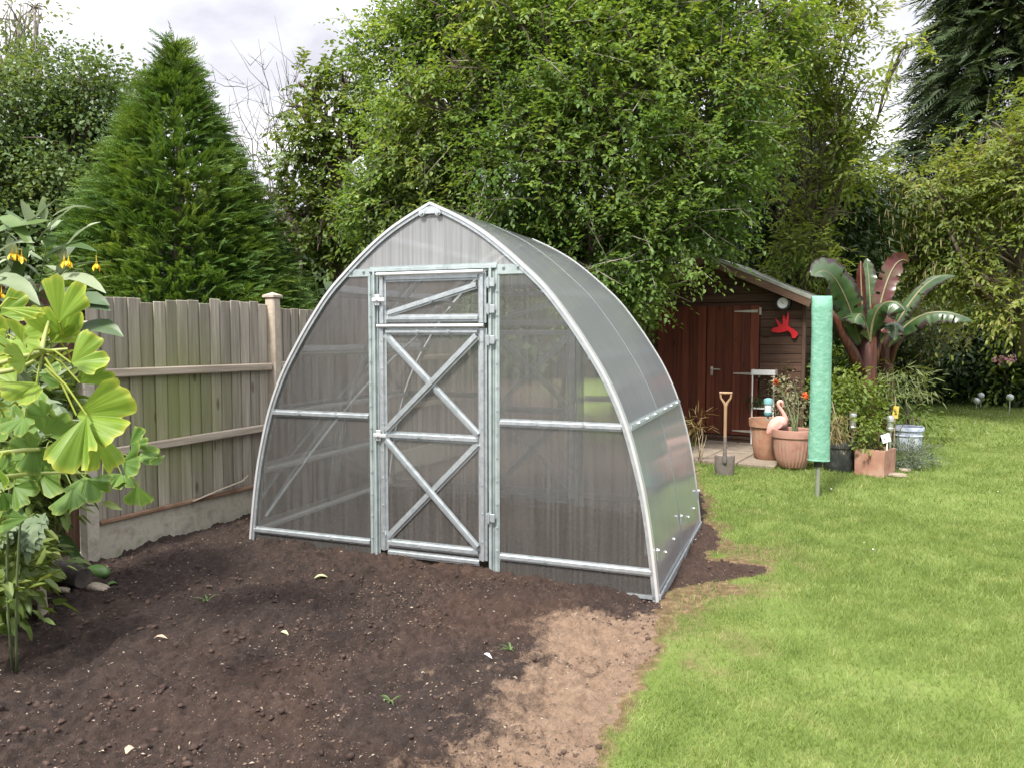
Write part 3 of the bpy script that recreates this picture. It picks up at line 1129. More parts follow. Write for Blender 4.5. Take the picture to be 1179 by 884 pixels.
PX = .445                                     # door post centre
for yy, nm in ((-.004, 'front_panel'), (GLEN + .004, 'back_panel')):
    pm = M['poly_front'] if yy < 1 else M['poly_back']
    sheet(nm, arch_poly(PX, 2, -.05, 2.05, yy), pm)
    sheet(nm, arch_poly(-2, -PX, -.05, 2.05, yy), pm)
    sheet('gable_panel', arch_poly(-2, 2, 2.05, 2.48, yy), M['poly_gable'])
for yy, s in ((-.006, -1), (GLEN + .006, 1)):
    nr = (0, s, 0)
    # posts
    for x in (-PX, PX):
        mb = MB()
        mb.bar((x - .012 * (1 if x > 0 else -1), yy, 0.03), (x - .012 * (1 if x > 0 else -1), yy, 2.06), .04, .026, nr)
        mb.bar((x + .028 * (1 if x > 0 else -1), yy, 0.03), (x + .028 * (1 if x > 0 else -1), yy, 2.06), .034, .01, nr)
        for z in np.arange(.2, 2.0, .155):
            mb.bolt((x + .028 * (1 if x > 0 else -1), yy + s * .01, z), nr, .008, .006)
        mb.build('door_post', M['galv_old'], gh)
    # header across the whole front
    mb = MB()
    mb.bar((-.66, yy, 2.05), (-.475, yy, 2.05), .05, .008, nr, hat=False)
    mb.bar((.475, yy, 2.045), (.66, yy, 2.045), .062, .008, nr, hat=False)
    mb.bar((-.475, yy, 2.064), (.475, yy, 2.064), .05, .02, nr)
    for x in (-.62, -.52, -.15, .12, .52, .62):
        mb.bolt((x, yy + s * .018, 2.06), nr, .009, .007)
    mb.build('header', M['galv_old'], gh)
    for sg in (-1, 1):
        for z, nm, e in ((1.052, 'mid_rail', .03), (.163, 'base_rail', .02)):
            mb = MB()
            xe = arc_x(z) - e
            mb.bar((sg * (PX + .05), yy, z), (sg * xe, yy, z), .052, .022, nr)
            for t in (.3, .66):
                mb.bolt((sg * (PX + .05 + (xe - PX) * t), yy + s * .022, z + .004), nr, .011, .008)
            mb.build(nm, M['galv'] if s < 0 else M['bright'], gh)  # back rails take the brighter metal, painting in sunlight through the roof
    # door leaf
    door = MB()
    for x in (-.378, .372):
        door.bar((x, yy, .12), (x, yy, 1.665), .062, .02, nr)
        for z in np.arange(.25, 1.6, .19):
            door.bolt((x, yy + s * .02, z), nr, .007, .005)
    for z in (.175, .93, 1.645):
        door.bar((-.345, yy, z), (.34, yy, z), .06 if z < 1.6 else .045, .023, nr)
        for x in (-.1, .13):
            door.bolt((x, yy + s * .023, z), nr, .012, .009)
    door.bar((-.35, yy, .105), (.345, yy, .105), .05, .014, nr)
    d = door.build('door', M['galv'], gh)
    for (a, b_) in (((-.345, .965), (.34, 1.615)), ((-.345, 1.615), (.34, .965)), ((-.345, .215), (.34, .9)), ((-.345, .9), (.34, .215))):
        top = a[1] < b_[1]
        up_ = a[1] > .5 and b_[1] > .6 and a[1] + b_[1] > 2
        front = (top if up_ else not top)
        MB().bar((a[0], yy + s * (.026 if front else .004), a[1]), (b_[0], yy + s * (.026 if front else .004), b_[1]), .052, .016, nr).build('brace', M['galv'], d)
    vs = [(-.35, yy - s * .004, .1), (.345, yy - s * .004, .1), (.345, yy - s * .004, 1.66), (-.35, yy - s * .004, 1.66)]
    MB().add(vs, [(0, 1, 2, 3)]).build('door_panel', M['poly_front'] if s < 0 else M['poly_back'], d)
    # weather bar between door and vent
    # vent window
    vw = MB()
    for x in (-.375, .37):
        vw.bar((x, yy, 1.7), (x, yy, 2.03), .055, .02, nr)
    vw.bar((-.345, yy, 1.735), (.34, yy, 1.735), .05, .018, nr)
    vw.bar((-.345, yy, 2.005), (.34, yy, 2.005), .045, .018, nr)
    v_ = vw.build('vent_window', M['galv'], gh)
    MB().bar((-.335, yy + s * .006, 1.765), (.33, yy + s * .006, 1.945), .045, .016, nr).bolt((.0, yy + s * .022, 1.855), nr, .014, .01).build('brace', M['galv'], v_)
    vs = [(-.35, yy - s * .004, 1.69), (.345, yy - s * .004, 1.69), (.345, yy - s * .004, 2.03), (-.35, yy - s * .004, 2.03)]
    MB().add(vs, [(0, 1, 2, 3)]).build('vent_panel', M['poly_front'], v_)
    if s < 0:
        mb = MB()
        mb.tube([(-.405, yy - .03, 1.682), (.39, yy - .03, 1.682)], .013, 10)
        mb.build('drip_bar', M['bright'], gh, smooth=60)
        mb = MB()
        mb.tube([(-.405, yy - .03, 2.033), (.39, yy - .03, 2.033)], .013, 10)
        mb.build('drip_bar', M['bright'], gh, smooth=60)
        # hinges on the right, turn catches on the left
        for z in (1.96, 1.79, 1.59, .42):
            h = MB()
            h.box((.437, yy - .033, z), (.06, .006, .055), bev=.002)
            h.tube([(.425, yy - .04, z - .035), (.425, yy - .04, z + .035)], .008, 8)
            h.build('hinge', M['galv'], gh)
        for z in (.93, 1.86):
            h = MB()
            h.box((-.4, yy - .036, z), (.035, .01, .075), bev=.003)
            h.box((-.385, yy - .045, z), (.1, .012, .026), bev=.004)
            h.bolt((-.4, yy - .05, z), FR, .012, .012)
            h.build('catch', M['bright'], gh)
# corner clamp plates at the ridge
mb = MB()
mb.box((0, -.02, 2.448), (.13, .012, .05), bev=.003)
for x in (-.06, .06):
    mb.bolt((x, -.027, 2.43), FR, .018, .014)
mb.build('ridge_plate', M['galv'], gh)
# purlins along the length, inside and the bolted strips outside
for z, nm in ((.163, 'purlin'), (.62, 'purlin'), (1.052, 'purlin'), (1.5, 'purlin'), (1.93, 'purlin'), (2.27, 'purlin')):
    for sg in (-1, 1):
        x = arc_x(z)
        x2 = arc_x(z + .02)
        nx = Vector((.02, 0, x - x2)).normalized()
        p = Vector((sg * x, 0, z)) - Vector((sg * nx.x, 0, nx.z)) * .03
        mb = MB()
        mb.bar((p.x, .035, p.z), (p.x, GLEN - .02, p.z), .05, .02, (-sg * nx.x, 0, -nx.z))
        mb.build(nm, M['bright'], gh)  # brighter than the frame: sunlight put into the purlin colour
mb = MB().bar((0, .035, 2.455), (0, GLEN - .02, 2.455), .06, .02, (0, 0, -1))
mb.build('ridge_bar', M['galv'], gh)
for sg in (-1, 1):
    for z in (1.052,):
        x = arc_x(z)
        nx = Vector((.02, 0, x - arc_x(z + .02))).normalized()
        nrm = (sg * nx.x, 0, nx.z)
        for y0, y1 in ((.035, 1.026), (1.048, GLEN - .024)):
            mb = MB()
            p = Vector((sg * (x + .012), 0, z))
            mb.bar((p.x, y0, p.z), (p.x, y1, p.z), .05, .01, nrm)
            for t in (.22, .5, .8):
                mb.bolt(Vector((p.x, y0 + (y1 - y0) * t, p.z)) + Vector(nrm) * .01, nrm, .012, .01)
            mb.build('side_strip', M['galv'], gh)
    # foot clamps and ground flashing
    for y in (.06, 1.037, GLEN - .02):
        mb = MB()
        mb.box((sg * (arc_x(.26) + .014), y, .26), (.01, .014, .08), bev=.003)
        mb.tube([(sg * (arc_x(.29) + .014), y, .285), (sg * (arc_x(.29) + .034), y, .29)], .009, 8)
        mb.build('foot_clamp', M['galv'], gh)
    for y in (.35, .7, 1.4, 1.72):
        MB().bolt((sg * (arc_x(.2) + .008), y, .2), (sg, 0, .05), .009, .01).build('foot_bolt', M['galv'], gh)
    mb = MB()
    mb.box((sg * (arc_x(-.01) + .012), GLEN / 2, -.005), (.012, GLEN, .05))
    mb.build('ground_bar', M['galv'], gh)
mb = MB()
mb.box((1.0, -.012, .008), (1.06, .016, .02))
mb.build('ground_bar', M['galv'], gh)
# a diagonal wind brace inside on each side
for sg in (-1, 1):
    mb = MB()
    a = Vector((sg * (arc_x(.25) - .06), .06, .25))
    b_ = Vector((sg * (arc_x(1.9) - .06), 1.98, 1.9))
    pts = []
    for i in range(9):
        t = i / 8
        z = a.z + (b_.z - a.z) * t
        pts.append((sg * (arc_x(z) - .06), a.y + (b_.y - a.y) * t, z))
    mb.tube(pts, .011, 6)
    mb.build('wind_brace', M['galv'], gh, smooth=60)

# ------------------------------------------------------------------ fence along the left
FA = Vector((-3.03, 5.36, 0))
FT = R(25)
FW = Vector((math.sin(FT), math.cos(FT), 0))
FRZ = math.pi / 2 - FT                     # local X runs along the fence
M['fence_grey'] = wood_mat('weathered_board', (.195, .168, .132), (.325, .29, .235), (.46, .42, .35), algae=((.2, .225, .07), (.75, 0, 1.05), (.8, 1, .95)))
M['fence_plain'] = wood_mat('weathered_board_plain', (.195, .168, .132), (.325, .29, .235), (.46, .42, .35))
M['fence_rail'] = wood_mat('weathered_rail', (.26, .21, .155), (.39, .33, .255), (.52, .45, .36), axis='x')
M['fence_brown'] = wood_mat('brown_stained_board', (.05, .026, .015), (.085, .045, .027), (.13, .075, .045))
rf_ = np.random.default_rng(11)
PANEL = 1.80


def fence_panel(off, ln, label, m_board, m_rail, zb=.235, zt=1.9, rails=(.775, 1.34), group='feather-edge fence panels', bits=False):
    o = FA + FW * off
    t = thing('board_fence', label, 'fence panel', o, FRZ, group)
    mb = MB()
    n = int(ln / .106)
    pt = ln / n
    for i in range(n):
        x = (i + .5) * pt
        wdt = pt + .012
        zz_ = zt + rf_.normal() * .006 - .012 * math.sin((x / ln) * 6)
        dz = rf_.normal() * .01
        yb = .02 + rf_.normal() * .003
        a = R(7) + rf_.normal() * .012
        M3 = Matrix.Rotation(a, 3, 'Z') @ Matrix.Rotation(rf_.normal() * .004, 3, 'Y')
        mb.box((x, yb, (zb + zz_) / 2 + dz), (wdt, .013, zz_ - zb), rot=M3, bev=.004)
    mb.build('boards', m_board, t)
    for z in rails:
        mb = MB()
        K = 8
        for i in range(K):
            pass
        mb.box((ln / 2, -.02, z), (ln - .01, .045, .065), bev=.008, rot=Matrix.Rotation(rf_.normal() * .006, 3, 'Y'))
        mb.build('rail', m_rail, t)
    return t


f1 = fence_panel(.09, PANEL, 'grey weathered board fence panel with green algae beside the greenhouse door side', M['fence_grey'], M['fence_rail'])
f2 = fence_panel(.09 + 1.9, PANEL, 'weathered fence panel seen past the pale capped post, behind the greenhouse', M['fence_plain'], M['fence_rail'], zt=1.88)
f3 = fence_panel(.09 + 3.8, PANEL, 'farthest weathered fence panel, glimpsed only through the greenhouse', M['fence_plain'], M['fence_rail'], zt=1.88)
f0 = fence_panel(-1.9 + .09, PANEL, 'dark brown stained fence panel behind the leafy plants at the left edge', M['fence_brown'], M['darkwood'], zt=1.93, zb=.1)
GB = ['mottled concrete gravel board under the algae-stained fence panel', 'concrete gravel board beyond the pale capped fence post', 'farthest concrete gravel board, seen through the greenhouse panels', ]
for i in range(3):
    t = FA + FW * (.09 + 1.9 * i)
    mb = MB()
    mb.box((PANEL / 2, .015, .09), (PANEL + .02, .05, .33), bev=.006)
    o = mb.build('gravel_board', M['concrete'])
    o.location = t
    o.rotation_euler = (0, 0, FRZ)
    tag(o, GB[i], 'gravel board', 'concrete gravel boards of the fence')
PB = ['grey concrete fence post between brown and grey panels', 'pale fence post with pyramid cap left of the greenhouse', 'fence post seen through the left greenhouse panels', 'farthest fence post of the weathered fence, behind the greenhouse']
for i in range(4):
    t = FA + FW * (.045 + 1.9 * i)
    mb = MB()
    zt = (1.72, 1.965, 1.95, 1.95)[i]
    mb.box((0, 0, zt / 2 - .15), (.095, .11, zt + .3), bev=.012)
    po = mb.build('fence_post', M['concrete'] if i == 0 else M['post'])
    po.location = t
    po.rotation_euler = (0, 0, FRZ)
    tag(po, PB[i], 'fence post', 'posts of the left fence')
    if i:
        c = MB()
        c.add([(-.062, -.068, zt), (.062, -.068, zt), (.062, .068, zt), (-.062, .068, zt), (-.062, -.068, zt + .02), (.062, -.068, zt + .02), (.062, .068, zt + .02), (-.062, .068, zt + .02), (0, 0, zt + .05)],
              [(3, 2, 1, 0), (0, 1, 5, 4), (1, 2, 6, 5), (2, 3, 7, 6), (3, 0, 4, 7), (4, 5, 8), (5, 6, 8), (6, 7, 8), (7, 4, 8)])
        c.build('post_cap', M['post'], po)
# broken batten lying along the gravel board
t0 = FA + FW * .1
mb = MB()
mb.box((.9, -.02, .272), (1.78, .035, .03), bev=.006, rot=Matrix.Rotation(.004, 3, 'Y'))
o = mb.build('bottom_batten', M['oldwood'])
o.location, o.rotation_euler = t0, (0, 0, FRZ)
tag(o, 'reddish rotten batten lying along the top of the gravel board', 'batten')
mb = MB()
mb.tube([(.82, -.05, .275), (1.1, -.045, .315), (1.38, -.04, .345), (1.46, -.03, .385)], [.012, .014, .012, .006], 5, flat=.5)
o = mb.build('broken_stick', M['fence_rail'])
o.location, o.rotation_euler = t0, (0, 0, FRZ)
tag(o, 'splintered grey stick leaning on the rotten batten at the fence foot', 'stick')

# ------------------------------------------------------------------ shed (local frame: X along its front, Y into depth, origin under the door joint)
SRZ = R(-31)
SZ = .1
SO = G(812, 502, SZ)
SU = Vector((math.cos(SRZ), math.sin(SRZ), 0))
SVv = Vector((-SU.y, SU.x, 0))


def shed_xy(px, py, off=0.):    # where the photo's ray meets the shed front (local x, z)
    r = ray(px, py)
    o = SO + SVv * off
    t = (o.dot(SVv)) / (Vector((r.x, r.y, 0)).dot(SVv))
    p = Vector((r.x * t, r.y * t, EYE + r.z * t)) - o
    return p.dot(SU), EYE + r.z * t - SZ


M['shed_clad'] = wood_mat('brown_cladding', (.046, .025, .017), (.08, .044, .03), (.12, .07, .048), axis='x', rough=.7)
M['shed_door'] = wood_mat('red_brown_door_board', (.072, .02, .0095), (.13, .034, .017), (.175, .056, .029), axis='z', rough=.65)
M['fascia'] = wood_mat('bargeboard', (.09, .05, .033), (.15, .09, .062), (.2, .125, .09), axis='x', rough=.75)
M['felt'] = mat('green_grey_felt', (.24, .25, .215), (.4, .41, .36), rough=.95, scale=8, bump=.5, bscale=120)
M['strap'] = mat('pale_hinge_metal', (.4, .38, .33), (.6, .57, .5), rough=.5, metal=.5)
M['white'] = mat('white_paint', (.72, .72, .7), (.82, .82, .8), rough=.5)
M['black'] = mat('black_plastic', (.012, .012, .013), (.03, .03, .032), rough=.45)
M['red'] = mat('red_enamel', (.42, .008, .012), (.6, .014, .02), rough=.35)
shed = thing('garden_shed', 'dark brown timber shed with red-brown double doors under a felt roof', 'shed', SO, SRZ)
xl, zl = shed_xy(758, 352)
xr, zr_ = shed_xy(875, 352)
xc, zc = shed_xy(926, 350)
DX0, DX1, DZ = -(xr), xr, zr_
WX = xc                                    # half width of the shed
ax_, az_ = shed_xy(826, 303)
EZ, AZ = None, None
ex_, ez_ = shed_xy(934, 352)
SLOPE = .45
EZ = ez_ + .1
AZ = EZ + WX * SLOPE
# front wall of horizontal boards, right and left of the doors and above
mb = MB()
bh = .125
z = 0.
while z < AZ - .05:
    zt_ = z + bh - .006
    lim = WX if zt_ < EZ else max(.1, (AZ - zt_) / SLOPE)
    for x0, x1 in (((-lim, DX0 - .01), (DX1 + .012, lim)) if zt_ < DZ + .03 else ((-lim, lim),)):
        if x1 - x0 > .03:
            mb.box(((x0 + x1) / 2, .012, z + bh / 2), (x1 - x0, .02, bh - .008), rot=Matrix.Rotation(R(5), 3, 'X'), bev=.004)
    z += bh
mb.box((-(WX + DX1) / 2, .045, EZ / 2), (WX - DX1, .04, EZ))
mb.box(((WX + DX1) / 2, .045, EZ / 2), (WX - DX1, .04, EZ))
mb.prism([(-WX, .03, EZ), (WX, .03, EZ), (0, .03, AZ - .03)], (0, .03, 0))
mb.build('front_wall', M['shed_clad'], shed)
mb = MB()
for sg in (-1, 1):
    mb = MB()
    zz0 = 0.
    while zz0 < EZ - .04:
        mb.box((sg * (WX - .0), 1.1, zz0 + bh / 2), (.024, 2.1, bh - .008), bev=.004)
        zz0 += bh
    mb.build('side_wall', M['shed_clad'], shed)
    mb = MB().box((sg * (WX + .006), .01, EZ / 2), (.05, .05, EZ - .02), bev=.005)
    mb.build('corner_trim', M['darkwood'], shed)
mb = MB().prism([(-WX, 2.12, 0), (WX, 2.12, 0), (WX, 2.12, EZ), (0, 2.12, AZ), (-WX, 2.12, EZ)], (0, .03, 0))
mb.build('back_wall', M['shed_clad'], shed)
roof_ang = math.atan(SLOPE)
for sg in (-1, 1):
    ln = (WX + .13) / math.cos(roof_ang)
    c = Vector((sg * (WX + .13) / 2, 1.03, AZ + .045 - SLOPE * (WX + .13) / 2))
    mb = MB().box(c, (ln, 2.46, .022), rot=Matrix.Rotation(sg * roof_ang, 3, 'Y'))
    mb.build('roof', M['felt'], shed)
    mb = MB().box(c + Vector((0, -1.245, -.055)), (ln, .022, .135), rot=Matrix.Rotation(sg * roof_ang, 3, 'Y'), bev=.004)
    mb.build('bargeboard', M['fascia'], shed)
    mb = MB().box(c + Vector((0, -1.25, .012)), (ln, .03, .045), rot=Matrix.Rotation(sg * roof_ang, 3, 'Y'))
    mb.build('felt_edge', M['felt'], shed)
for x0, x1, nm in ((DX0, -.006, 0), (.006, DX1, 1)):
    mb = MB()
    n = 6
    for i in range(n):
        wd_ = (x1 - x0) / n
        mb.box((x0 + (i + .5) * wd_, -.012 + .002 * (i % 2), DZ / 2 + .03), (wd_ - .004, .02, DZ - .05), bev=.004)
    mb.box(((x0 + x1) / 2, .012, DZ / 2 + .03), (x1 - x0 - .02, .022, DZ - .08))
    d = mb.build('door', M['shed_door'], shed)
    if nm:
        for pz in (346, 430, 496):
            zz_ = shed_xy(860, pz)[1] if pz != 346 else DZ - .08
            mb = MB()
            mb.prism([(x1 - .02, -.03, zz_ + .022), (x1 - .02, -.03, zz_ - .022), (x1 - .36, -.03, zz_ - .008), (x1 - .36, -.03, zz_ + .008)], (0, .006, 0))
            mb.box((x1 + .012, -.02, zz_), (.03, .016, .11), bev=.003)
            mb.build('strap_hinge', M['strap'], d)
        hx, hz_ = shed_xy(826, 425)
        mb = MB()
        mb.box((hx - .08, -.028, hz_ - .03), (.04, .008, .13), bev=.003)
        mb.tube([(hx - .08, -.03, hz_), (hx - .08, -.075, hz_), (hx + .06, -.078, hz_)], .011, 8)
        mb.build('handle', M['strap'], d, smooth=60)
mb = MB().box((0, .02, .02), (2 * WX, .08, .045)).box((0, 1.0, -.06), (2 * WX - .02, 2.0, .12))
mb.build('base_beam', M['darkwood'], shed)

# dial thermometer on its hook
cx, cz = shed_xy(901.5, 357.5, -.09)
th_ = thing('dial_thermometer', 'round white dial thermometer with black rim on the shed wall above the red bird', 'thermometer', SO + SU * cx - SVv * .09 + Vector((0, 0, cz + SZ)), SRZ)
r0 = .104
mb = MB()
vs, fs = [], []
mb.lathe((0, 0, 0), [(r0, -.05), (r0, .035), (r0 * .74, .042), (r0 * .72, .03)], 28)
mb.v = [(x, -z_, y) for x, y, z_ in mb.v]
mb.build('case', M['black'], th_, smooth=40)
mb = MB().lathe((0, 0, 0), [(r0 * .72, .028), (r0 * .72, .032)], 28)
mb.v = [(x, -z_, y) for x, y, z_ in mb.v]
mb.build('dial', M['white'], th_)
mb = MB()
for k in range(12):
    a = R(30 * k)
    mb.box((math.sin(a) * r0 * .68, -.0335, math.cos(a) * r0 * .68), (.004, .001, .012), rot=Matrix.Rotation(a, 3, 'Y'))
mb.box((-.008, -.0345, .012), (.005, .001, .07), rot=Matrix.Rotation(R(-40), 3, 'Y'))
mb.build('dial_markings', M['black'], th_)
mb = MB().tube([(0, .03, .14), (0, -.03, .135), (0, -.01, r0)], .006, 6)
mb.build('hook', M['black'], th_)

# red hummingbird silhouette on the wall
zz1 = [(650, 482), (668, 466), (690, 462), (672, 420), (682, 424), (702, 448), (711, 452), (712, 405), (720, 402), (729, 432), (736, 386), (744, 396), (740, 455), (752, 468), (766, 474), (790, 497),
       (786, 505), (776, 521), (760, 519), (752, 494), (738, 482), (716, 488), (690, 492), (664, 489)]
pts = []
for a, b_ in zz1:
    x, z_ = shed_xy(740 + a / 4.42, 280 + b_ / 4.42, -.045)
    pts.append((x, z_))
bx, bz = sum(p[0] for p in pts) / len(pts), sum(p[1] for p in pts) / len(pts)
br = MB()
br.prism([(x - bx, 0, z_ - bz) for x, z_ in pts], (0, .012, 0))
o = br.build('bird_ornament', M['red'])
o.location = SO + SU * bx - SVv * .045 + Vector((0, 0, bz + SZ))
o.rotation_euler = (0, 0, SRZ)
tag(o, 'red metal flying bird silhouette fixed to the shed wall', 'ornament')

# ------------------------------------------------------------------ patio before the shed
M['slab'] = mat('paving_slab', (.15, .115, .085), (.27, .22, .17), rough=.9, scale=3.5, detail=7, bump=.4, bscale=60, c3=(.21, .165, .12))
pa = MB()
po_ = G(806, 533, .0)
for i in range(-1, 2):
    for j in range(5):
        q = po_ + SU * (.46 * (i + .5)) + SVv * (.46 * (j + .5))
        pa.box((q.x, q.y, .012 + random.uniform(-.004, .004)), (.445, .445, .07), rz=SRZ, bev=.008)
tag(pa.build('patio', M['slab']), kind='structure')

# ------------------------------------------------------------------ helpers for what stands by the patio
M['terracotta'] = mat('terracotta', (.25, .125, .085), (.36, .19, .135), rough=.85, scale=7, bump=.2, bscale=60, c3=(.4, .29, .22))
M['terracotta_old'] = mat('weathered_terracotta', (.24, .12, .075), (.36, .19, .12), rough=.9, scale=9, bump=.3, bscale=60, c3=(.33, .25, .18))
M['pinkpot'] = mat('pink_plastic_terracotta', (.27, .135, .1), (.36, .19, .145), rough=.7, scale=9, c3=(.3, .2, .15))
M['blackpot'] = mat('black_bucket', (.02, .021, .022), (.05, .052, .055), rough=.5, scale=8, c3=(.12, .12, .12))
M['bluepot'] = mat('blue_white_glaze', (.2, .26, .42), (.5, .54, .64), rough=.35, scale=9, c3=(.62, .63, .66))
M['compost'] = mat('compost', (.02, .013, .01), (.05, .032, .022), rough=1, scale=30, bump=.6)
M['steel'] = mat('brushed_steel', (.5, .5, .5), (.65, .65, .65), rough=.3, metal=.8)
M['teal'] = mat('teal_plastic', (.13, .32, .34), (.2, .42, .43), rough=.5)
M['glasscl'] = mat('clear_plastic', (.55, .62, .62), (.7, .76, .76), rough=.15, spec=.8)
M['flamingo'] = mat('pink_resin', (.6, .3, .25), (.7, .38, .32), rough=.55, scale=9, c3=(.72, .46, .4))
M['ashwood'] = mat('pale_handle_wood', (.25, .15, .08), (.37, .24, .135), rough=.55, scale=6, stretch=(6, 6, .8))
M['spadesteel'] = mat('worn_spade_steel', (.1, .085, .075), (.19, .165, .15), rough=.55, metal=.4, scale=9, c3=(.13, .08, .05))
M['yellow'] = mat('yellow_card', (.6, .38, .06), (.72, .5, .12), rough=.6)
LF = {}
LF['mid'] = leafmat('leaf_mid', (.055, .1, .02), (.13, .19, .042), (.2, .25, .075), trans=.36)
LF['lime'] = leafmat('leaf_lime', (.08, .13, .02), (.16, .22, .04), (.24, .28, .07), trans=.4)
LF['grey'] = leafmat('leaf_silver', (.09, .12, .085), (.17, .205, .16), (.24, .27, .22))
LF['dark'] = leafmat('leaf_dark', (.018, .04, .012), (.042, .075, .02), (.07, .105, .03), trans=.22)
LF['straw'] = leafmat('leaf_straw', (.13, .1, .035), (.24, .19, .08), (.12, .14, .04))
LF['bamboo'] = leafmat('leaf_bamboo', (.1, .14, .045), (.19, .23, .09), (.26, .28, .13), trans=.35)


def pot(name, label, px, py, wpx, hpx, m, prof, z=.045, group=None, flute=0, fd=0., rim=None):
    g = G(px, py, z)
    s = g.y / F
    Rr, Hh = wpx / 2 * s, hpx * s
    t = thing(name, label, 'plant pot', g, 0, group)
    mb = MB().lathe((0, 0, 0), [(r * Rr, z_ * Hh) for r, z_ in prof], flute * 4 if flute else 28, flute=flute, fd=fd)
    mb.build('pot_body', m, t, smooth=40)
    mb = MB().lathe((0, 0, 0), [(.01, Hh * .86), (prof[-1][0] * Rr * .97, Hh * .86), (.01, Hh * .9)], 20)
    mb.build('compost', M['compost'], t)
    return t, g, Rr, Hh


ROUND = [(.62, 0), (.7, .03), (.84, .25), (.93, .5), (.97, .74), (.97, .78), (1.04, .8), (1.05, .9), (1.03, .99), (1, 1), (.93, .98), (.92, .85)]
TAPER = [(.66, 0), (.7, .02), (.8, .4), (.88, .8), (.98, .81), (1., .9), (1., 1), (.92, .99), (.9, .85)]
pt1, g1, r1_, h1_ = pot('terracotta_pot', 'tall tapered weathered terracotta pot beside the white shelf stand', 884, 527, 44, 46, M['terracotta_old'], TAPER, group='round pots along the patio edge', flute=16, fd=.03)
pt2, g2_, r2_, h2_ = pot('fluted_pot', 'wide pinkish fluted bowl pot below the pink flamingo', 912, 537, 44, 44, M['pinkpot'], ROUND, group='round pots along the patio edge', flute=28, fd=.035, z=.03)
pt3, g3_, r3_, h3_ = pot('bucket_pot', 'black plastic tub planter with dry grassy stems', 966, 541, 40, 34, M['blackpot'], [(.8, 0), (.84, .03), (.93, .8), (1, .82), (1.02, .95), (1, 1), (.93, .99), (.92, .85)], group='round pots along the patio edge', z=.0)
pt4, g4_, r4_, h4_ = pot('glazed_pot', 'blue and white glazed pot behind the grey-leaved lavender', 1045, 520, 33, 30, M['bluepot'], [(.75, 0), (.8, .03), (.88, .4), (.9, .62), (.98, .66), (.9, .7), (.92, .82), (1.02, .86), (1.02, .98), (1, 1), (.93, .99), (.92, .85)], group='round pots along the patio edge', z=0.0)
# square planter
gq = G(1003, 547, 0)
s_ = gq.y / F
sq = thing('square_planter', 'square terracotta planter with bright green plant and white tag', 'plant pot', gq, R(-46))
mb = MB()
wq, hq = 34 * s_, 31 * s_
o_ = wq / 2
i_ = o_ - .022
vs = []
for q, zq in ((o_ * .97, 0), (o_, hq), (i_, hq), (i_ * .97, .06)):
    vs += [(-q, -q, zq), (q, -q, zq), (q, q, zq), (-q, q, zq)]
fs = [(3, 2, 1, 0)]
for k in range(3):
    for j in range(4):
        fs.append((k * 4 + j, k * 4 + (j + 1) % 4, k * 4 + 4 + (j + 1) % 4, k * 4 + 4 + j))
fs.append((12, 13, 14, 15))
vs = [(x, y + o_ * .6, z) for x, y, z in vs]
mb.add(vs, fs).build('pot_body', M['terracotta'], sq)
mb = MB().box((0, o_ * .6, hq - .05), (2 * i_, 2 * i_, .04))
mb.build('compost', M['compost'], sq)
QC = gq + Matrix.Rotation(R(-46), 3, 'Z') @ Vector((0, o_ * .6, 0))

# small terracotta saucer pot behind the tub
pot('clay_pot', 'small clay pot half hidden behind the black tub planter', 1000, 521, 26, 26, M['terracotta'], TAPER, z=0.02)

# plants in and around the pots
bush('flowering_plant', 'pale variegated plant in the fluted pot behind the flamingo', 'plant', g2_ + Vector((.05, .05, h2_ * .9)),
     [(T(912, 448, 9.95), (.15, .12, .12)), (T(919, 470, 9.8), (.12, .12, .16)), (T(902, 441, 10), (.1, .1, .08)), (T(922, 490, 9.7), (.1, .1, .12))], leafmat('leaf_pale', (.14, .17, .07), (.28, .28, .17), (.45, .36, .28)), M['stem'], seed=5, dens=60, per=10, spread=.1, size=.045)
bush('pot_shrub', 'leafy green shrub growing above the black tub planter', 'plant', g3_ + Vector((0, .1, h3_ * .85)),
     [(T(972, 446, 9.7), (.24, .22, .2)), (T(990, 452, 9.8), (.24, .22, .2)), (T(962, 464, 9.6), (.18, .18, .18)), (T(1004, 470, 10), (.18, .2, .18))],
     LF['lime'], M['stem'], seed=6, dens=70, per=10, spread=.12, size=.06, wr=.55)
bush('dry_grass', 'straw-coloured grassy stems drooping over the black tub', 'plant', g3_ + Vector((-.05, 0, h3_ * .85)),
     [(T(957, 490, 9.15), (.12, .1, .16)), (T(968, 496, 9.1), (.12, .08, .1))], LF['straw'], M['twig'], seed=7, dens=110, per=10, spread=.1, size=.11, wr=.1, droop=.6)
bush('planter_plant', 'bright green leafy plant in the square terracotta planter', 'plant', QC + Vector((-.03, 0, hq - .05)),
     [(T(1002, 507, QC.y), (.13, .12, .1)), (T(999, 492, QC.y), (.1, .1, .11)), (T(1006, 484, QC.y + .05), (.07, .08, .1))], LF['lime'], M['stem'], seed=8, dens=110, per=10, spread=.09, size=.05, wr=.6)
bush('lavender', 'grey-green lavender clump between square planter and glazed pot', 'plant', T(1042, 540, 9.3) + Vector((0, 0, -.02)),
     [(T(1042, 530, 9.3), (.19, .18, .15)), (T(1056, 525, 9.5), (.15, .15, .14)), (T(1035, 526, 9.35), (.1, .12, .13))], LF['grey'], M['stem'], seed=9, dens=190, per=14, spread=.1, size=.05, wr=.2, droop=-.1, gap=.1)
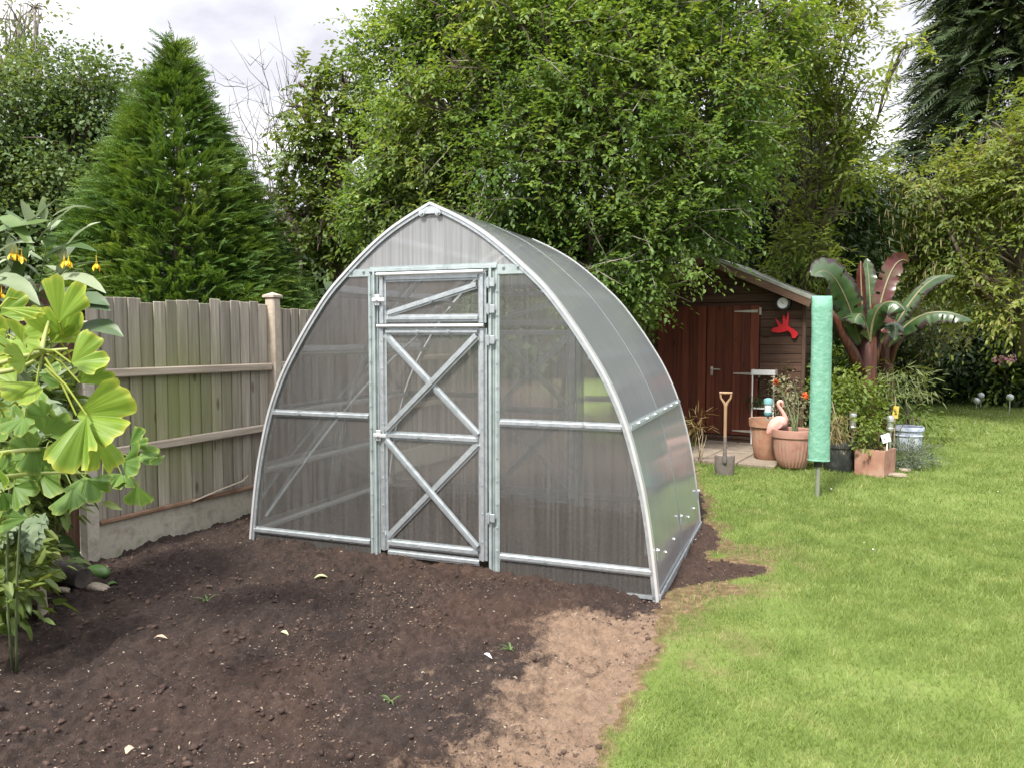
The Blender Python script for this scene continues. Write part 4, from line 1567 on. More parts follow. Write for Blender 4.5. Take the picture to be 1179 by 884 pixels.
bush('bamboo_plant', 'feathery pale bamboo arching over the pots below the banana', 'plant', T(1028, 500, 10.6) + Vector((0, 0, -.3)),
     [(T(1032, 430, 10.6), (.3, .28, .18)), (T(1044, 438, 10.5), (.26, .24, .16)), (T(1020, 446, 10.5), (.26, .22, .2)), (T(1055, 450, 10.6), (.16, .16, .14))], LF['bamboo'], M['stem'], seed=10, dens=45, per=9, spread=.15, size=.115, wr=.13, droop=.55)
bush('leafy_bush', 'rounded green bush behind the airer cover at the shed corner', 'shrub', T(955, 500, 11.2) + Vector((0, 0, -.3)),
     [(T(958, 420, 11.2), (.32, .3, .3)), (T(968, 440, 10.9), (.35, .3, .35)), (T(985, 430, 11), (.3, .3, .3)), (T(975, 465, 10.7), (.4, .3, .3)), (T(945, 455, 11.0), (.3, .3, .4))], LF['mid'], M['stem'], seed=12, dens=55, per=10, spread=.14, size=.075, wr=.5)
bush('climber', 'wispy brown-leaved climber on the shed wall behind the stand', 'plant', SO + SU * (DX1 + .3) - SVv * .12 + Vector((0, 0, -.02)),
     [(T(905, 432, 11.0), (.16, .08, .14)), (T(895, 445, 10.9), (.14, .08, .12)), (T(912, 450, 10.8), (.16, .1, .16)), (T(905, 470, 10.5), (.22, .12, .2))], leafmat('leaf_wisp', (.1, .1, .05), (.2, .2, .12), (.32, .22, .17)), M['twig'], seed=13, dens=60, per=8, spread=.1, size=.05, wr=.4)
bush('low_grass', 'tuft of strappy grass at the greenhouse back corner by the shed door', 'plant', T(806, 528, 9.4) + Vector((0, 0, -.03)),
     [(T(808, 505, 9.4), (.14, .12, .12)), (T(804, 492, 9.5), (.08, .08, .16))], LF['straw'], M['twig'], seed=14, dens=70, per=9, spread=.1, size=.16, wr=.07, droop=.5)
# red flower heads
M['orange'] = mat('orange_petal', (.7, .1, .02), (.85, .2, .05), rough=.5)
for px, py, d in ((893, 440, 10.7), (927, 455, 9.2)):
    rr = np.random.default_rng(int(px))
    c = T(px, py, d)
    o = leaf_mesh('orange_flower', np.array([c[:]] * 24) + rr.normal(size=(24, 3)) * .008, rdir(24, rr), rdir(24, rr), np.full(24, .05), .7, M['orange'], org=tuple(c))
    o.location = c
    tag(o, 'orange-red flower beside the white shelf stand' if px < 900 else 'orange-red flower peeping out behind the green airer cover', 'flower')

# white shelf stand
gs = G(877, 512, .05)
ss = gs.y / F
st_ = thing('shelf_stand', 'white slender shelf stand with a tray on top by the shed door', 'shelf', gs, SRZ)
wS, hS, dS = 24 * ss, 84 * ss, .26
for x in (-wS / 2, wS / 2):
    for y in (0, dS):
        MB().tube([(x, y, 0), (x, y, hS)], .011, 8).build('leg', M['white'], st_, smooth=60)
for z_, nm in ((.3, 'shelf'), (hS * .5, 'shelf')):
    mb = MB().box((0, dS / 2, z_), (wS, dS, .016), bev=.004)
    mb.build(nm, M['white'], st_)
mb = MB().box((0, dS / 2, hS - .035), (wS + .03, dS + .03, .012))
for a in ((0, -.015, wS + .03, .012), (0, dS + .015, wS + .03, .012)):
    mb.box((a[0], a[1], hS), (a[2], a[3], .075), bev=.003)
for x in (-wS / 2 - .012, wS / 2 + .012):
    mb.box((x, dS / 2, hS), (.01, dS + .02, .075), bev=.003)
mb.build('tray', M['white'], st_)
bush('shelf_plant', 'dark small-leaved plant in the middle of the white shelf stand', 'plant', gs + Vector((0, .12, hS * .5)), [(gs + Vector((-.07, .1, hS * .5 + .1)), (.1, .1, .08)), (gs + Vector((.03, .12, hS * .5 + .08)), .08)], LF['dark'], M['stem'], seed=16, dens=120, per=9, spread=.06, size=.035)

# teal lantern on a stake
gl_ = T(884, 490, 9.75)
ln_ = thing('garden_lantern', 'teal stake lantern with clear middle standing in the tall weathered terracotta pot', 'lantern', gl_ + Vector((0, 0, -.02)), 0)
q = 9.75 / F
MB().tube([(0, 0, -.22), (0, 0, 14 * q)], .012, 8).build('stake', M['teal'], ln_, smooth=60)
MB().lathe((0, 0, 0), [(.03, 13 * q), (.05, 15 * q), (.052, 18 * q)], 16).build('base', M['teal'], ln_, smooth=40)
MB().lathe((0, 0, 0), [(.043, 18 * q), (.046, 27 * q)], 16).build('lens', M['glasscl'], ln_, smooth=40)
MB().lathe((0, 0, 0), [(.056, 27 * q), (.058, 31 * q), (.05, 33 * q), (.02, 34 * q)], 16).build('cap', M['teal'], ln_, smooth=40)

# steel solar lamps
for px, py0, py1, d, lab in ((981, 475, 522, 9.12, 'steel solar stake light in the black tub planter'), (1024, 478, 520, 8.82, 'steel solar stake light behind the white tag of the square planter')):
    q = d / F
    b0 = T(px, py1, d)
    t = thing('solar_light', lab, 'solar light', b0, 0, 'steel solar stake lights among the pots')
    hh = (py1 - py0) * q
    MB().tube([(0, 0, -.05), (0, 0, hh * .6)], .016, 10).build('stake', M['steel'], t, smooth=60)
    mb = MB().lathe((0, 0, 0), [(.02, hh * .55), (.038, hh * .6), (.04, hh * .66), (.034, hh * .68), (.034, hh * .82), (.04, hh * .84), (.042, hh * .96), (.036, hh)], 18)
    mb.build('head', M['steel'], t, smooth=30)
# white tag on a stick and yellow card
b0 = T(1021, 520, 8.74)
t = thing('plant_tag', 'tilted square white tag on a white stick in the square planter', 'plant tag', b0, 0)
q = 8.9 / F
MB().tube([(0, 0, -.03), (.0, 0, 22 * q)], .008, 6).build('stick', M['white'], t)
MB().box((-.02, -.012, 16 * q), (.1, .004, .1), rot=Matrix.Rotation(R(-18), 3, 'Y')).build('plate', M['white'], t)
b0 = T(1030, 492, 9.9)
t = thing('yellow_marker', 'yellow card marker on a cane among the bamboo', 'plant tag', b0, 0)
q = 9.9 / F
MB().tube([(0, 0, -.4), (0, 0, 36 * q)], .008, 6).build('stick', M['twig'], t)
mb = MB().box((0, -.012, 18 * q), (.075, .004, .16), rot=Matrix.Rotation(R(6), 3, 'Y'))
mb.build('plate', M['yellow'], t)
b0 = T(972, 513, 9.0)
mb = MB().tube([(0, 0, -.1), T(958, 462, 9.1) - b0], [.009, .006], 6)
o = mb.build('garden_cane', M['twig'])
o.location = b0
tag(o, 'thin leaning cane stuck in the black tub planter', 'cane')
# stones beside square planter
for i, (px, py, sx_) in enumerate(((1033, 547, .11), (1042, 541, .08))):
    rr = np.random.default_rng(i + 40)
    bm = bmesh.new()
    bmesh.ops.create_icosphere(bm, subdivisions=2, radius=1)
    for v in bm.verts:
        v.co *= .8 + .4 * float(vnoise(np.array([[v.co.x + i * 3, v.co.y, v.co.z]]) * 1.5, 3)[0])
        v.co = Vector((v.co.x * sx_, v.co.y * sx_ * .8, v.co.z * sx_ * .32))
    me = bpy.data.meshes.new('stone')
    bm.to_mesh(me)
    bm.free()
    me.materials.append(M['slab'])
    o = link('stone', me)
    o.location = G(px, py, .012)
    tag(o, ('larger pale flat stone at the corner of the square planter', 'smaller pale stone tucked behind the flat one by the square planter')[i], 'stone', 'pale stones by the square planter')

# flamingo: one continuous resin body
q = 9.45 / F
fb = T(895, 497, 9.45)
fl_ = thing('flamingo_ornament', 'pale pink flamingo ornament with curved neck at the pot rim', 'ornament', fb, 0)


def fp(px, py, dy=0.):
    return T(px, py, 9.45 + dy) - fb


path = [fp(883, 500), fp(886, 495), fp(891, 489), fp(897, 486), fp(902, 486), fp(905.5, 489), fp(906, 486), fp(904, 479), fp(900, 472), fp(896, 467), fp(895.5, 463.5), fp(898, 461.5), fp(900.5, 463), fp(901.5, 466), fp(901, 469)]
rads = [.012, .045, .085, .1, .082, .05, .034, .024, .022, .021, .023, .03, .028, .016, .005]
bm_ = MB().tube(path, rads, 12)
body = bm_.build('body', M['flamingo'], fl_, smooth=180)
md = body.modifiers.new('Subdivision', 'SUBSURF')
md.levels = md.render_levels = 1
for dx in (-.02, .03):
    MB().tube([fp(898, 494) + Vector((dx, 0, 0)), fp(899, 505) + Vector((dx, .01, 0)), fp(899, 519) + Vector((dx, 0, 0))], .008, 6).build('leg', M['flamingo'], fl_, smooth=60)
wg = MB().blade([fp(902, 484, -.07), fp(896, 486, -.11), fp(889, 492, -.1), fp(884, 499, -.06)], [.03, .07, .06, .01], up=(0, -1, .2), fold=-.2, n=3)
wg.build('wing', M['flamingo'], fl_, smooth=180)

# spade standing in the lawn
sb = G(834, 548, -.01)
q = sb.y / F
sp = thing('garden_spade', 'garden spade with wooden D-handle standing upright in the lawn', 'spade', sb, R(-15))
hT = 98 * q
mb = MB()
W_ = .098
vs = []
for z_, w_, y_ in ((-.04, .095, -.0), (.0, .105, 0), (.12, .112, -.006), (.235, .115, -.014), (.25, .11, -.012)):
    for k in range(7):
        u_ = k / 3 - 1
        vs.append((u_ * w_, y_ + .018 * u_ * u_, z_))
fs = [(i * 7 + k, i * 7 + k + 1, i * 7 + 8 + k, i * 7 + 7 + k) for i in range(4) for k in range(6)]
bl = mb.add(vs, fs).build('blade', M['spadesteel'], sp, smooth=180)
so_ = bl.modifiers.new('Solidify', 'SOLIDIFY')
so_.thickness = .006
MB().tube([(0, -.012, .16), (0, -.01, .3), (.0, -.002, .46)], [.026, .023, .02], 10).build('socket', M['spadesteel'], sp, smooth=60)
MB().tube([(0, -.002, .44), (0, .0, .62), (.0, .0, hT - .15)], [.0185, .018, .02], 10).build('shaft', M['ashwood'], sp, smooth=60)
mb = MB()
mb.tube([(0, 0, hT - .17), (-.02, 0, hT - .12), (-.055, 0, hT - .07), (-.062, 0, hT - .015)], [.02, .015, .012, .012], 8)
mb.tube([(0, 0, hT - .17), (.02, 0, hT - .12), (.055, 0, hT - .07), (.062, 0, hT - .015)], [.02, .015, .012, .012], 8)
mb.tube([(-.072, 0, hT - .012), (.072, 0, hT - .012)], .016, 10)
mb.build('grip', M['ashwood'], sp, smooth=60)

# rotary airer under its green cover
ga = G(941, 571, 0)
q = ga.y / F
ai = thing('rotary_airer', 'closed rotary clothes airer in a mint green cover standing on the lawn', 'clothes airer', ga, 0)
MB().tube([(0, 0, -.1), (0, 0, .5)], .022, 14).build('pole', M['steel'], ai, smooth=60)
MB().tube([(0, 0, .30), (0, 0, .40)], [.04, .05], 14).build('collar', M['black'], ai, smooth=60)
z0, z1 = T(940, 530, ga.y).z, T(940, 341, ga.y).z
rr0 = 11.6 * q
vs, fs = [], []
n, K = 40, 70
for i in range(K + 1):
    t = i / K
    z_ = z0 + (z1 - z0) * t
    for k in range(n):
        a = 2 * math.pi * k / n
        ca, sa = math.cos(a), math.sin(a)
        sx_ = rr0 * (1.02 - .04 * t + .05 * math.exp(-((t - .07) / .08) ** 2))
        fl2 = 1 if t < .93 else 1 - .75 * ((t - .93) / .07) ** 1.5
        cre = float(0)
        vs.append((ca * sx_, sa * sx_ * .72 * fl2, z_))
va = np.array(vs)
d1 = fbm(va * np.array([7, 7, 3.2]) + 3, 3, 5) - .5
d2 = fbm(va * np.array([22, 22, 15]), 3, 6) - .5
an = np.arctan2(va[:, 1], va[:, 0])
d3 = (np.abs(np.sin(an * 3.5 + va[:, 2] * 1.3 + 3 * d1)) ** .6 - .7) * .9
va[:, :2] *= (1 + .12 * d1 +   .045 * d2 + .055 * d3)[:, None]
va[:, 0] += (.009 * (1 - (va[:, 2] - z0) / (z1 - z0)))
for i in range(K):
    for k in range(n):
        fs.append((i * n + k, i * n + (k + 1) % n, i * n + n + (k + 1) % n, i * n + n + k))
fs.append(tuple(range(n)))
fs.append(tuple(K * n + k for k in range(n)))
M['cover'] = mat('mint_cover_fabric', (.115, .295, .205), (.155, .35, .25), rough=.65, scale=14, detail=8, bump=.7, bscale=34, c3=(.225, .42, .32))
MB().add(va.tolist(), fs).build('cover', M['cover'], ai, smooth=180)
mb = MB().tube([(math.cos(a) * rr0 * 1.03, math.sin(a) * rr0 * .74, z0 + .008) for a in np.linspace(0, 2 * math.pi, 30)], .006, 6)
mb.build('hem', M['cover'], ai, smooth=60)

# far lights on stakes at the end of the lawn
M['glassball'] = mat('crackle_glass', (.4, .45, .45), (.7, .74, .74), rough=.12, scale=40, spec=.9)
for px, py0, py1, lab in ((1129, 455, 470, 'crackle glass ball light on a stake, the left taller one at the far lawn edge'), (1124, 461, 471, 'low glass ball light on a stake close beside the taller one'),
                          (1162, 457, 477, 'crackle glass ball light on a stake, alone at the right lawn edge'), (1085, 452, 464, 'small pale stake light below the shrubs at the far lawn corner')):
    b0 = G(px, py1, 0)
    q = b0.y / F
    t = thing('ball_light', lab, 'garden light', b0, 0, 'glass ball stake lights at the far lawn edge')
    hh = (py1 - py0) * q
    MB().tube([(0, 0, -.05), (0, 0, hh)], .01, 6).build('stake', M['steel'], t)
    bm = bmesh.new()
    bmesh.ops.create_uvsphere(bm, u_segments=14, v_segments=10, radius=.07 if px != 1085 else .045)
    me = bpy.data.meshes.new('globe')
    bm.to_mesh(me)
    bm.free()
    me.materials.append(M['glassball'])
    o = link('globe', me, t)
    o.location = (0, 0, hh)

# ------------------------------------------------------------------ trees
LF['maple'] = leafmat('leaf_maple', (.055, .1, .032), (.12, .185, .058), (.19, .25, .095), trans=.3, nscale=.5)
LF['big'] = leafmat('leaf_broad', (.058, .122, .027), (.165, .262, .062), (.31, .39, .145), trans=.45, nscale=.75, spec=.3)
LF['young'] = leafmat('leaf_young', (.09, .16, .028), (.19, .275, .055), (.29, .35, .11), trans=.42, nscale=.6)
LF['acer'] = leafmat('leaf_acer', (.1, .16, .035), (.2, .26, .06), (.33, .34, .13), trans=.45, nscale=.5)
LF['birch'] = leafmat('leaf_birch', (.1, .14, .06), (.19, .22, .1), None, trans=.4)
LF['cypress'] = leafmat('leaf_cypress', (.046, .105, .02), (.11, .195, .042), (.19, .265, .062), trans=.28, nscale=1.2, rough=.6)
LF['spruce'] = leafmat('leaf_spruce', (.02, .036, .013), (.045, .072, .022), (.08, .1, .032), trans=.1, rough=.6)
LF['willow'] = leafmat('leaf_willow', (.085, .135, .025), (.19, .24, .05), (.3, .3, .1), trans=.42, nscale=.5)
LF['ivy'] = leafmat('leaf_ivy', (.02, .045, .012), (.05, .09, .022), (.1, .14, .04), trans=.2)


def LB(px, py, d, rpx, ky=1., kd=1.):
    r = rpx * d / F
    return (tuple(T(px, py, d)), (r, r * kd, r * ky))


# big broadleaf behind the greenhouse
bl = [LB(640, 70, 10.6, 120), LB(560, 20, 11.2, 110), LB(520, 120, 10.6, 90), LB(480, 60, 11.2, 70), LB(470, 190, 10.8, 70), LB(600, 190, 10.0, 90), LB(700, 160, 9.9, 100), LB(790, 200, 10.0, 85),
      LB(800, 100, 10.4, 95), LB(720, 10, 10.8, 120), LB(850, 180, 10.6, 60), LB(828, 215, 10.2, 48), LB(760, 270, 9.8, 72), LB(795, 272, 10.2, 44), LB(690, 280, 9.7, 80), LB(640, -80, 11.5, 130), LB(780, -60, 11.5, 120),
      LB(555, 290, 10.6, 80), LB(870, 60, 11, 70), LB(440, 250, 11.2, 55), LB(770, 308, 10.0, 36), LB(722, 325, 10, 56), LB(738, 335, 9.7, 40), LB(690, 330, 10.2, 55), LB(640, 300, 10.4, 60), LB(495, 225, 11.3, 62), LB(455, 215, 11.4, 50)]
tree('broadleaf_tree', 'huge dense broadleaf tree rising right behind the greenhouse ridge', 'tree', T(650, 560, 11) * 1 + Vector((0, 0, -.3)), bl, LF['big'], M['bark'], dens=19, per=54, shoots=6, twigm=M['greybark'], spread=.42, size=.074, wr=.6, trunk_r=.17,
     seed=21, gap=.27, gfreq=1.9, twigs=6, droop=.28, rough=.45, upw=1.1, inner=.35)
# a shrub with pale young leaves threaded through its front
tree('young_leaved_tree', 'paler yellow-green leaved tree mingling with the top of the huge broadleaf tree', 'tree', T(760, 560, 11.6) + Vector((0, 0, -.3)),
     [LB(600, 30, 9.7, 70), LB(740, 60, 9.5, 70), LB(840, 110, 9.7, 60), LB(540, 80, 9.9, 55), LB(690, 100, 9.3, 50), LB(470, 110, 10.2, 45), LB(790, 160, 9.4, 45), LB(640, 150, 9.4, 45), LB(880, 20, 10.2, 60), LB(500, 20, 10.4, 60)], LF['young'], M['bark'], dens=10, per=32, shoots=4, spread=.42, size=.085, wr=.55, trunk_r=.1,
     seed=22, gap=.44, upw=1.1, gfreq=1.8, twigs=8, droop=.4)
# acer with layered boughs on the right of it
tree('layered_tree', 'light tree with airy layered boughs above the shed roof and banana', 'tree', T(905, 470, 13.5) + Vector((0, 0, -.6)),
     [LB(930, 60, 12.2, 70, .35), LB(975, 25, 12.4, 45, .3), LB(960, 110, 12, 65, .3), LB(990, 150, 12.2, 40, .25), LB(930, 160, 12, 60, .32), LB(975, 200, 12, 55, .28), LB(910, 220, 12, 55, .35), LB(990, 95, 12.4, 34, .22), LB(950, 245, 12, 50, .3), LB(940, 0, 12.6, 70, .35), LB(1040, 55, 12.4, 24, .3), LB(890, 120, 12.5, 50, .5), LB(905, 285, 12.2, 40, .5), LB(938, 290, 12.1, 36, .5), LB(880, 215, 12.2, 45, .5), LB(965, 165, 12, 40, .4)],
     LF['acer'], M['bark'], dens=26, per=24, shoots=3, spread=.38, size=.11, wr=.42, trunk_r=.06, seed=23, gap=.44, gfreq=1.7, twigs=10, droop=.3, upw=1.2, inner=.2)
# dark evergreen behind the shed
tree('dark_evergreen', 'dark evergreen in deep shade between the shed roof and the layered boughs', 'tree', T(930, 470, 15.5) + Vector((0, 0, -.6)),
     [LB(910, 240, 15, 70), LB(955, 265, 14.6, 60), LB(890, 290, 14.6, 52), LB(975, 215, 15, 50), LB(930, 310, 14.4, 50), LB(900, 205, 14.1, 48), LB(945, 235, 14.1, 50), LB(980, 255, 14.2, 42), LB(905, 300, 14.2, 44), LB(930, 180, 16.5, 60), LB(960, 330, 15.5, 50), LB(900, 130, 17, 60), LB(1000, 290, 16, 36)], LF['dark'], M['bark'], dens=18, per=24, spread=.4, size=.12, wr=.4, trunk_r=.2, seed=24, gap=.25, twigs=4)
# left maples
tree('maple_tree', 'rounded dark green tree behind the conifer at the far left', 'tree', T(70, 480, 21) + Vector((0, 0, -1)),
     [LB(60, 110, 21, 55), LB(108, 100, 20.5, 45), LB(25, 140, 20.5, 55), LB(120, 145, 20.5, 50), LB(70, 170, 20, 60), LB(15, 210, 20, 60), LB(95, 220, 20, 55), LB(45, 270, 20, 60), LB(-30, 160, 20, 60), LB(150, 110, 21.5, 30), LB(110, 290, 20.5, 50), LB(10, 310, 20, 50), LB(150, 180, 21.5, 40)],
     LF['maple'], M['bark'], dens=9, per=26, spread=.5, size=.125, wr=.7, trunk_r=.3, seed=25, gap=.32, gfreq=.9, twigs=7, simple=True)
tree('birch_tree', 'pale wispy tree against the sky in the top left corner', 'tree', T(-30, 480, 30) + Vector((0, 0, -1)),
     [LB(20, 25, 30, 45), LB(45, 55, 30, 28), LB(0, 60, 30, 40), LB(-40, 30, 30, 50), LB(40, 10, 30, 25)], LF['birch'], M['greybark'], dens=1.7, per=14, spread=.8, size=.2, wr=.5, trunk_r=.25, seed=26, gap=.45, simple=True, twigs=18)
# ivy-clad tree left of the big one
iv = [LB(360, 100, 15, 30), LB(395, 95, 15, 36), LB(425, 120, 15, 40), LB(375, 140, 14.8, 38), LB(420, 175, 14.6, 40), LB(352, 160, 15, 26), LB(385, 200, 15, 30), LB(430, 225, 14.4, 36), LB(375, 240, 15, 26), LB(400, 285, 14.8, 30), LB(440, 150, 14.6, 44), LB(392, 240, 15, 24), LB(378, 310, 14.8, 24), LB(345, 185, 14.9, 36), LB(350, 250, 14.8, 36), LB(345, 125, 15, 28), LB(365, 290, 14.7, 32), LB(415, 255, 14.6, 34)]
tree('ivy_clad_tree', 'ragged bright-topped tree with ivy-clad trunk between the conifer and the huge broadleaf tree', 'tree', T(390, 470, 15) + Vector((0, 0, -.6)),
     iv, LF['mid'], M['bark'], dens=10, per=32, shoots=4, spread=.38, size=.12, wr=.65, trunk_r=.17, seed=27, gap=.36, gfreq=1.6, twigs=8, fork=T(390, 200, 15))
# bare tree
bt = thing('bare_tree', 'leafless grey-twigged tree against the sky right of the conifer top', 'tree', T(340, 470, 18.5) + Vector((0, 0, -.8)))
mb = MB()
rr = np.random.default_rng(31)
B0 = T(345, 300, 18.5)
mb.tube(limb_path(bt.location, B0, rr, 0, 5), [.09, .08, .07, .06, .055], 8)
for tx, ty in ((318, 72), (330, 68), (338, 95), (285, 120), (268, 100), (300, 150), (278, 160), (325, 130), (310, 105), (262, 135)):
    e = T(tx, ty, 18.5 + rr.normal() * .5)
    pth = limb_path(B0, e, rr, -.1, 9)
    mb.tube(pth, [.03 * (1 - .1 * i) for i in range(9)], 5)
    for k in range(8):
        s = pth[rr.integers(3, 9)]
        d = Vector((rr.normal() * .5, rr.normal() * .4, abs(rr.normal()) * .7 + .2))
        e2 = s + d * .65
        mb.tube(limb_path(s, e2, rr, -.1, 5), [.009, .008, .006, .005, .003], 4)
        for j in range(2):
            e3 = s.lerp(e2, .5) + Vector((rr.normal() * .3, rr.normal() * .2, abs(rr.normal()) * .4))
            mb.tube([s.lerp(e2, .5), e3], [.007, .003], 3)
mb.build('trunk', M['bark'], bt, world=True, smooth=180)


# cypress: upright feathery sprays over a cone
def conifer(name, label, base, H, rad, leaf, n, per, spl, seed, tilt=.55, wisp=True, power=1.0, llen=.11, lw=.2, droop=.0, layered=False, trunk_r=.2, group=None):
    rng = np.random.default_rng(seed)
    base = Vector(base)
    t = thing(name, label, 'tree', base, 0, group)
    mb = MB()
    mb.tube([base, base + Vector((0, 0, H * .5)), base + Vector((.05, 0, H * .96))], [trunk_r, trunk_r * .55, .02], 8)
    u_ = 1 - (1 - rng.random(n)) ** .5 if not layered else rng.random(n) ** .8
    zf_ = u_
    az = rng.uniform(0, 2 * math.pi, n)
    prof = rad * np.clip(1 - zf_, 0, 1) ** power
    P0 = np.stack([np.cos(az) * 1.5, np.sin(az) * 1.5, zf_ * H * .9], 1)
    lump = (fbm(P0 * np.array([1.2, 1.2, .9]), 3, seed) - .5)
    rr_ = prof * (1 + .5 * lump) * np.where(rng.random(n) < .35, .45 + .4 * rng.random(n), .8 + .22 * rng.random(n))
    if layered:
        rr_ = rr_ * (.35 + .65 * rng.random(n) ** .5)
    O = np.stack([np.cos(az), np.sin(az), np.zeros(n)], 1)
    P = O * rr_[:, None]
    P[:, 2] = zf_ * H - (droop * rr_ if layered else 0)
    D = unit(O + np.array([0, 0, tilt]) + rng.normal(size=(n, 3)) * .25)
    if layered:
        D = unit(O + np.array([0, 0, -tilt]) + rng.normal(size=(n, 3)) * .3)
    if wisp:
        k = 260
        zt_ = .86 + .16 * rng.random(k)
        a2 = rng.uniform(0, 6.28, k)
        r2 = np.maximum(.02, (1.02 - zt_) * rad * 1.0) * rng.random(k)
        P2 = np.stack([np.cos(a2) * r2, np.sin(a2) * r2, zt_ * H], 1)
        P = np.concatenate([P, P2])
        D = np.concatenate([D, unit(np.stack([np.cos(a2), np.sin(a2), np.full(k, .9)], 1))])
        for q in range(46):
            zz_ = H * (.8 + .19 * q / 46)
            e = Vector((math.cos(q * 2.4) * (1.04 - zz_ / H) * rad * 1.5, math.sin(q * 2.4) * (1.04 - zz_ / H) * rad * 1.5, zz_ + .28))
            mb.tube([base + Vector((0.03, 0, zz_)), base + e], [.012, .004], 4)
    mb.build('trunk', M['bark'], t, world=True, smooth=180)
    n = len(P)
    sp = spl * (.6 + .8 * rng.random(n))
    idx = np.repeat(np.arange(n), per)
    j = np.tile(np.arange(per), n)
    tt = (j // 2 + .5) / (per / 2)
    side = np.where(j % 2 == 0, 1., -1.)
    S = unit(np.cross(D, rng.normal(size=(n, 3)) * .35 + np.array([0, 0, 1.])) + rng.normal(size=(n, 3)) * .5)
    C = P[idx] + D[idx] * (tt * sp[idx])[:, None] + np.array([0, 0, -.25]) * (tt ** 2 * sp[idx] * .6)[:, None]
    A = unit(D[idx] * .75 + S[idx] * (side * (.75 - .35 * tt))[:, None] + np.array([0, 0, -.22]) * tt[:, None])
    Nn = np.cross(D, S)[idx] + rng.normal(size=(len(idx), 3)) * .2
    leaf_mesh('crown', C, A, Nn, llen * (1.15 - .5 * tt) * (.8 + .4 * rng.random(len(idx))), lw, leaf, t, simple=True, curl=.25)
    return t


cb = T(212, 470, 13.8)
cb.z = -.5
ctop = T(205, 22, 13.8)
conifer('cypress_conifer', 'big bright green conical conifer standing just behind the fence', cb, (ctop.z - cb.z) * .92, 3.15, LF['cypress'], 17000, 18, .36, 41, tilt=.4, power=.9, llen=.11, lw=.25)
sb_ = T(1160, 470, 24)
sb_.z = -1
conifer('tall_spruce', 'tall dark conifer towering in the top right corner', sb_, 19.5, 4.4, LF['spruce'], 6500, 22, .95, 42, tilt=.3, wisp=False, power=.5, llen=.3, lw=.22, droop=.25, layered=True, trunk_r=.35)

# spreading yellow-green tree on the right
wl = [LB(1135, 175, 14.5, 48), LB(1172, 140, 14, 45), LB(1080, 225, 14.5, 55), LB(1150, 220, 14, 65), LB(1040, 250, 15, 45), LB(1100, 270, 14.2, 60), LB(1170, 290, 13.6, 60), LB(1050, 300, 14.8, 45), LB(1130, 330, 14, 50), LB(1200, 200, 13.5, 70), LB(1215, 120, 14.5, 45), LB(1180, 350, 13.4, 45), LB(1230, 300, 13.4, 60)]
wt = tree('spreading_tree', 'yellow-green spreading tree with leaning branch on the right of the lawn', 'tree', G(1210, 452, 0) + Vector((0, 0, -.3)), wl, LF['willow'], M['bark'], dens=11, per=36, shoots=4, spread=.5, size=.11, wr=.45, trunk_r=.17, seed=29, gap=.34, gfreq=1.4,
          twigs=8, droop=.6, fork=T(1175, 372, 13.8))
# its leaning limb, bare enough to be seen, and hanging pale catkins
rr = np.random.default_rng(33)
mb = MB()
mb.tube([T(1186, 385, 14.2), T(1160, 362, 13.9), T(1140, 345, 13.8), T(1118, 322, 13.8), T(1104, 290, 13.9), T(1090, 262, 14.1), T(1075, 225, 14.3)], [.075, .06, .05, .042, .035, .028, .018], 8)
mb.build('limb', M['bark'], wt, world=True, smooth=180)
n = 420
pts = np.array([T(rr.uniform(1010, 1178), rr.uniform(150, 330), rr.uniform(12.6, 13.8))[:] for _ in range(n)])
M['catkin'] = leafmat('hanging_seed', (.26, .22, .11), (.36, .31, .18), None, trans=.3)
keep = vnoise(pts * 1.1, 4) > .55
pts = pts[keep]
cat_ = leaf_mesh('catkins', pts, np.array([0, 0, -1.]) + rr.normal(size=pts.shape) * .12, rr.normal(size=pts.shape), rr.uniform(.08, .22, len(pts)), .08, M['catkin'], wt, org=tuple(wt.location), simple=True)
cat_['kind'] = 'stuff'

# shady shrubs at the end of the lawn
sh = [('dense_shrub', 'dark shrub in shade at the far left corner of the lawn', (1000, 420, 17.5), [(985, 400, 60), (1020, 410, 50), (1000, 360, 50), (960, 420, 40)], 'dark', 51, .16, .4),
      ('speckled_shrub', 'cream-speckled shrub behind the banana leaves', (1060, 400, 16.5), [(1050, 350, 32), (1075, 345, 28), (1040, 375, 30), (1070, 380, 30)], 'spk', 52, .1, .5),
      ('dense_shrub', 'dark leafy shrub under the leaning branch of the spreading tree', (1100, 420, 18.5), [(1095, 395, 45), (1125, 380, 45), (1085, 430, 35), (1120, 430, 36), (1060, 425, 34)], 'dark', 53, .15, .45),
      ('dense_shrub', 'dark shrub with a pink flower spray near the right edge', (1165, 430, 17.9), [(1165, 390, 45), (1195, 400, 50), (1150, 430, 30), (1185, 440, 32), (1200, 350, 50)], 'dark', 54, .15, .45),
      ('low_shrub', 'low mid-green plants at the lawn edge beside the ball lights', (1075, 450, 18.6), [(1050, 440, 22), (1080, 440, 24), (1105, 448, 18)], 'mid', 55, .12, .4),
      ('low_shrub', 'lime-green low plants behind the lone ball light at the right', (1160, 450, 17.6), [(1150, 440, 20), (1175, 437, 24), (1195, 452, 22)], 'lime', 56, .12, .5),
      ('low_shrub', 'small dark green bush on the lawn edge behind the blue glazed pot', (1050, 500, 11.6), [(1046, 482, 16), (1058, 474, 13), (1040, 470, 14)], 'mid', 58, .09, .4),
      ('spiky_shrub', 'spiky yellow-green shrub behind the shed roof', (925, 380, 13.4), [(930, 310, 30), (915, 330, 24), (945, 335, 22), (925, 290, 16)], 'lime', 57, .2, .14)]
LF['spk'] = leafmat('leaf_speckled', (.1, .13, .06), (.3, .31, .2), (.46, .45, .32), trans=.3)
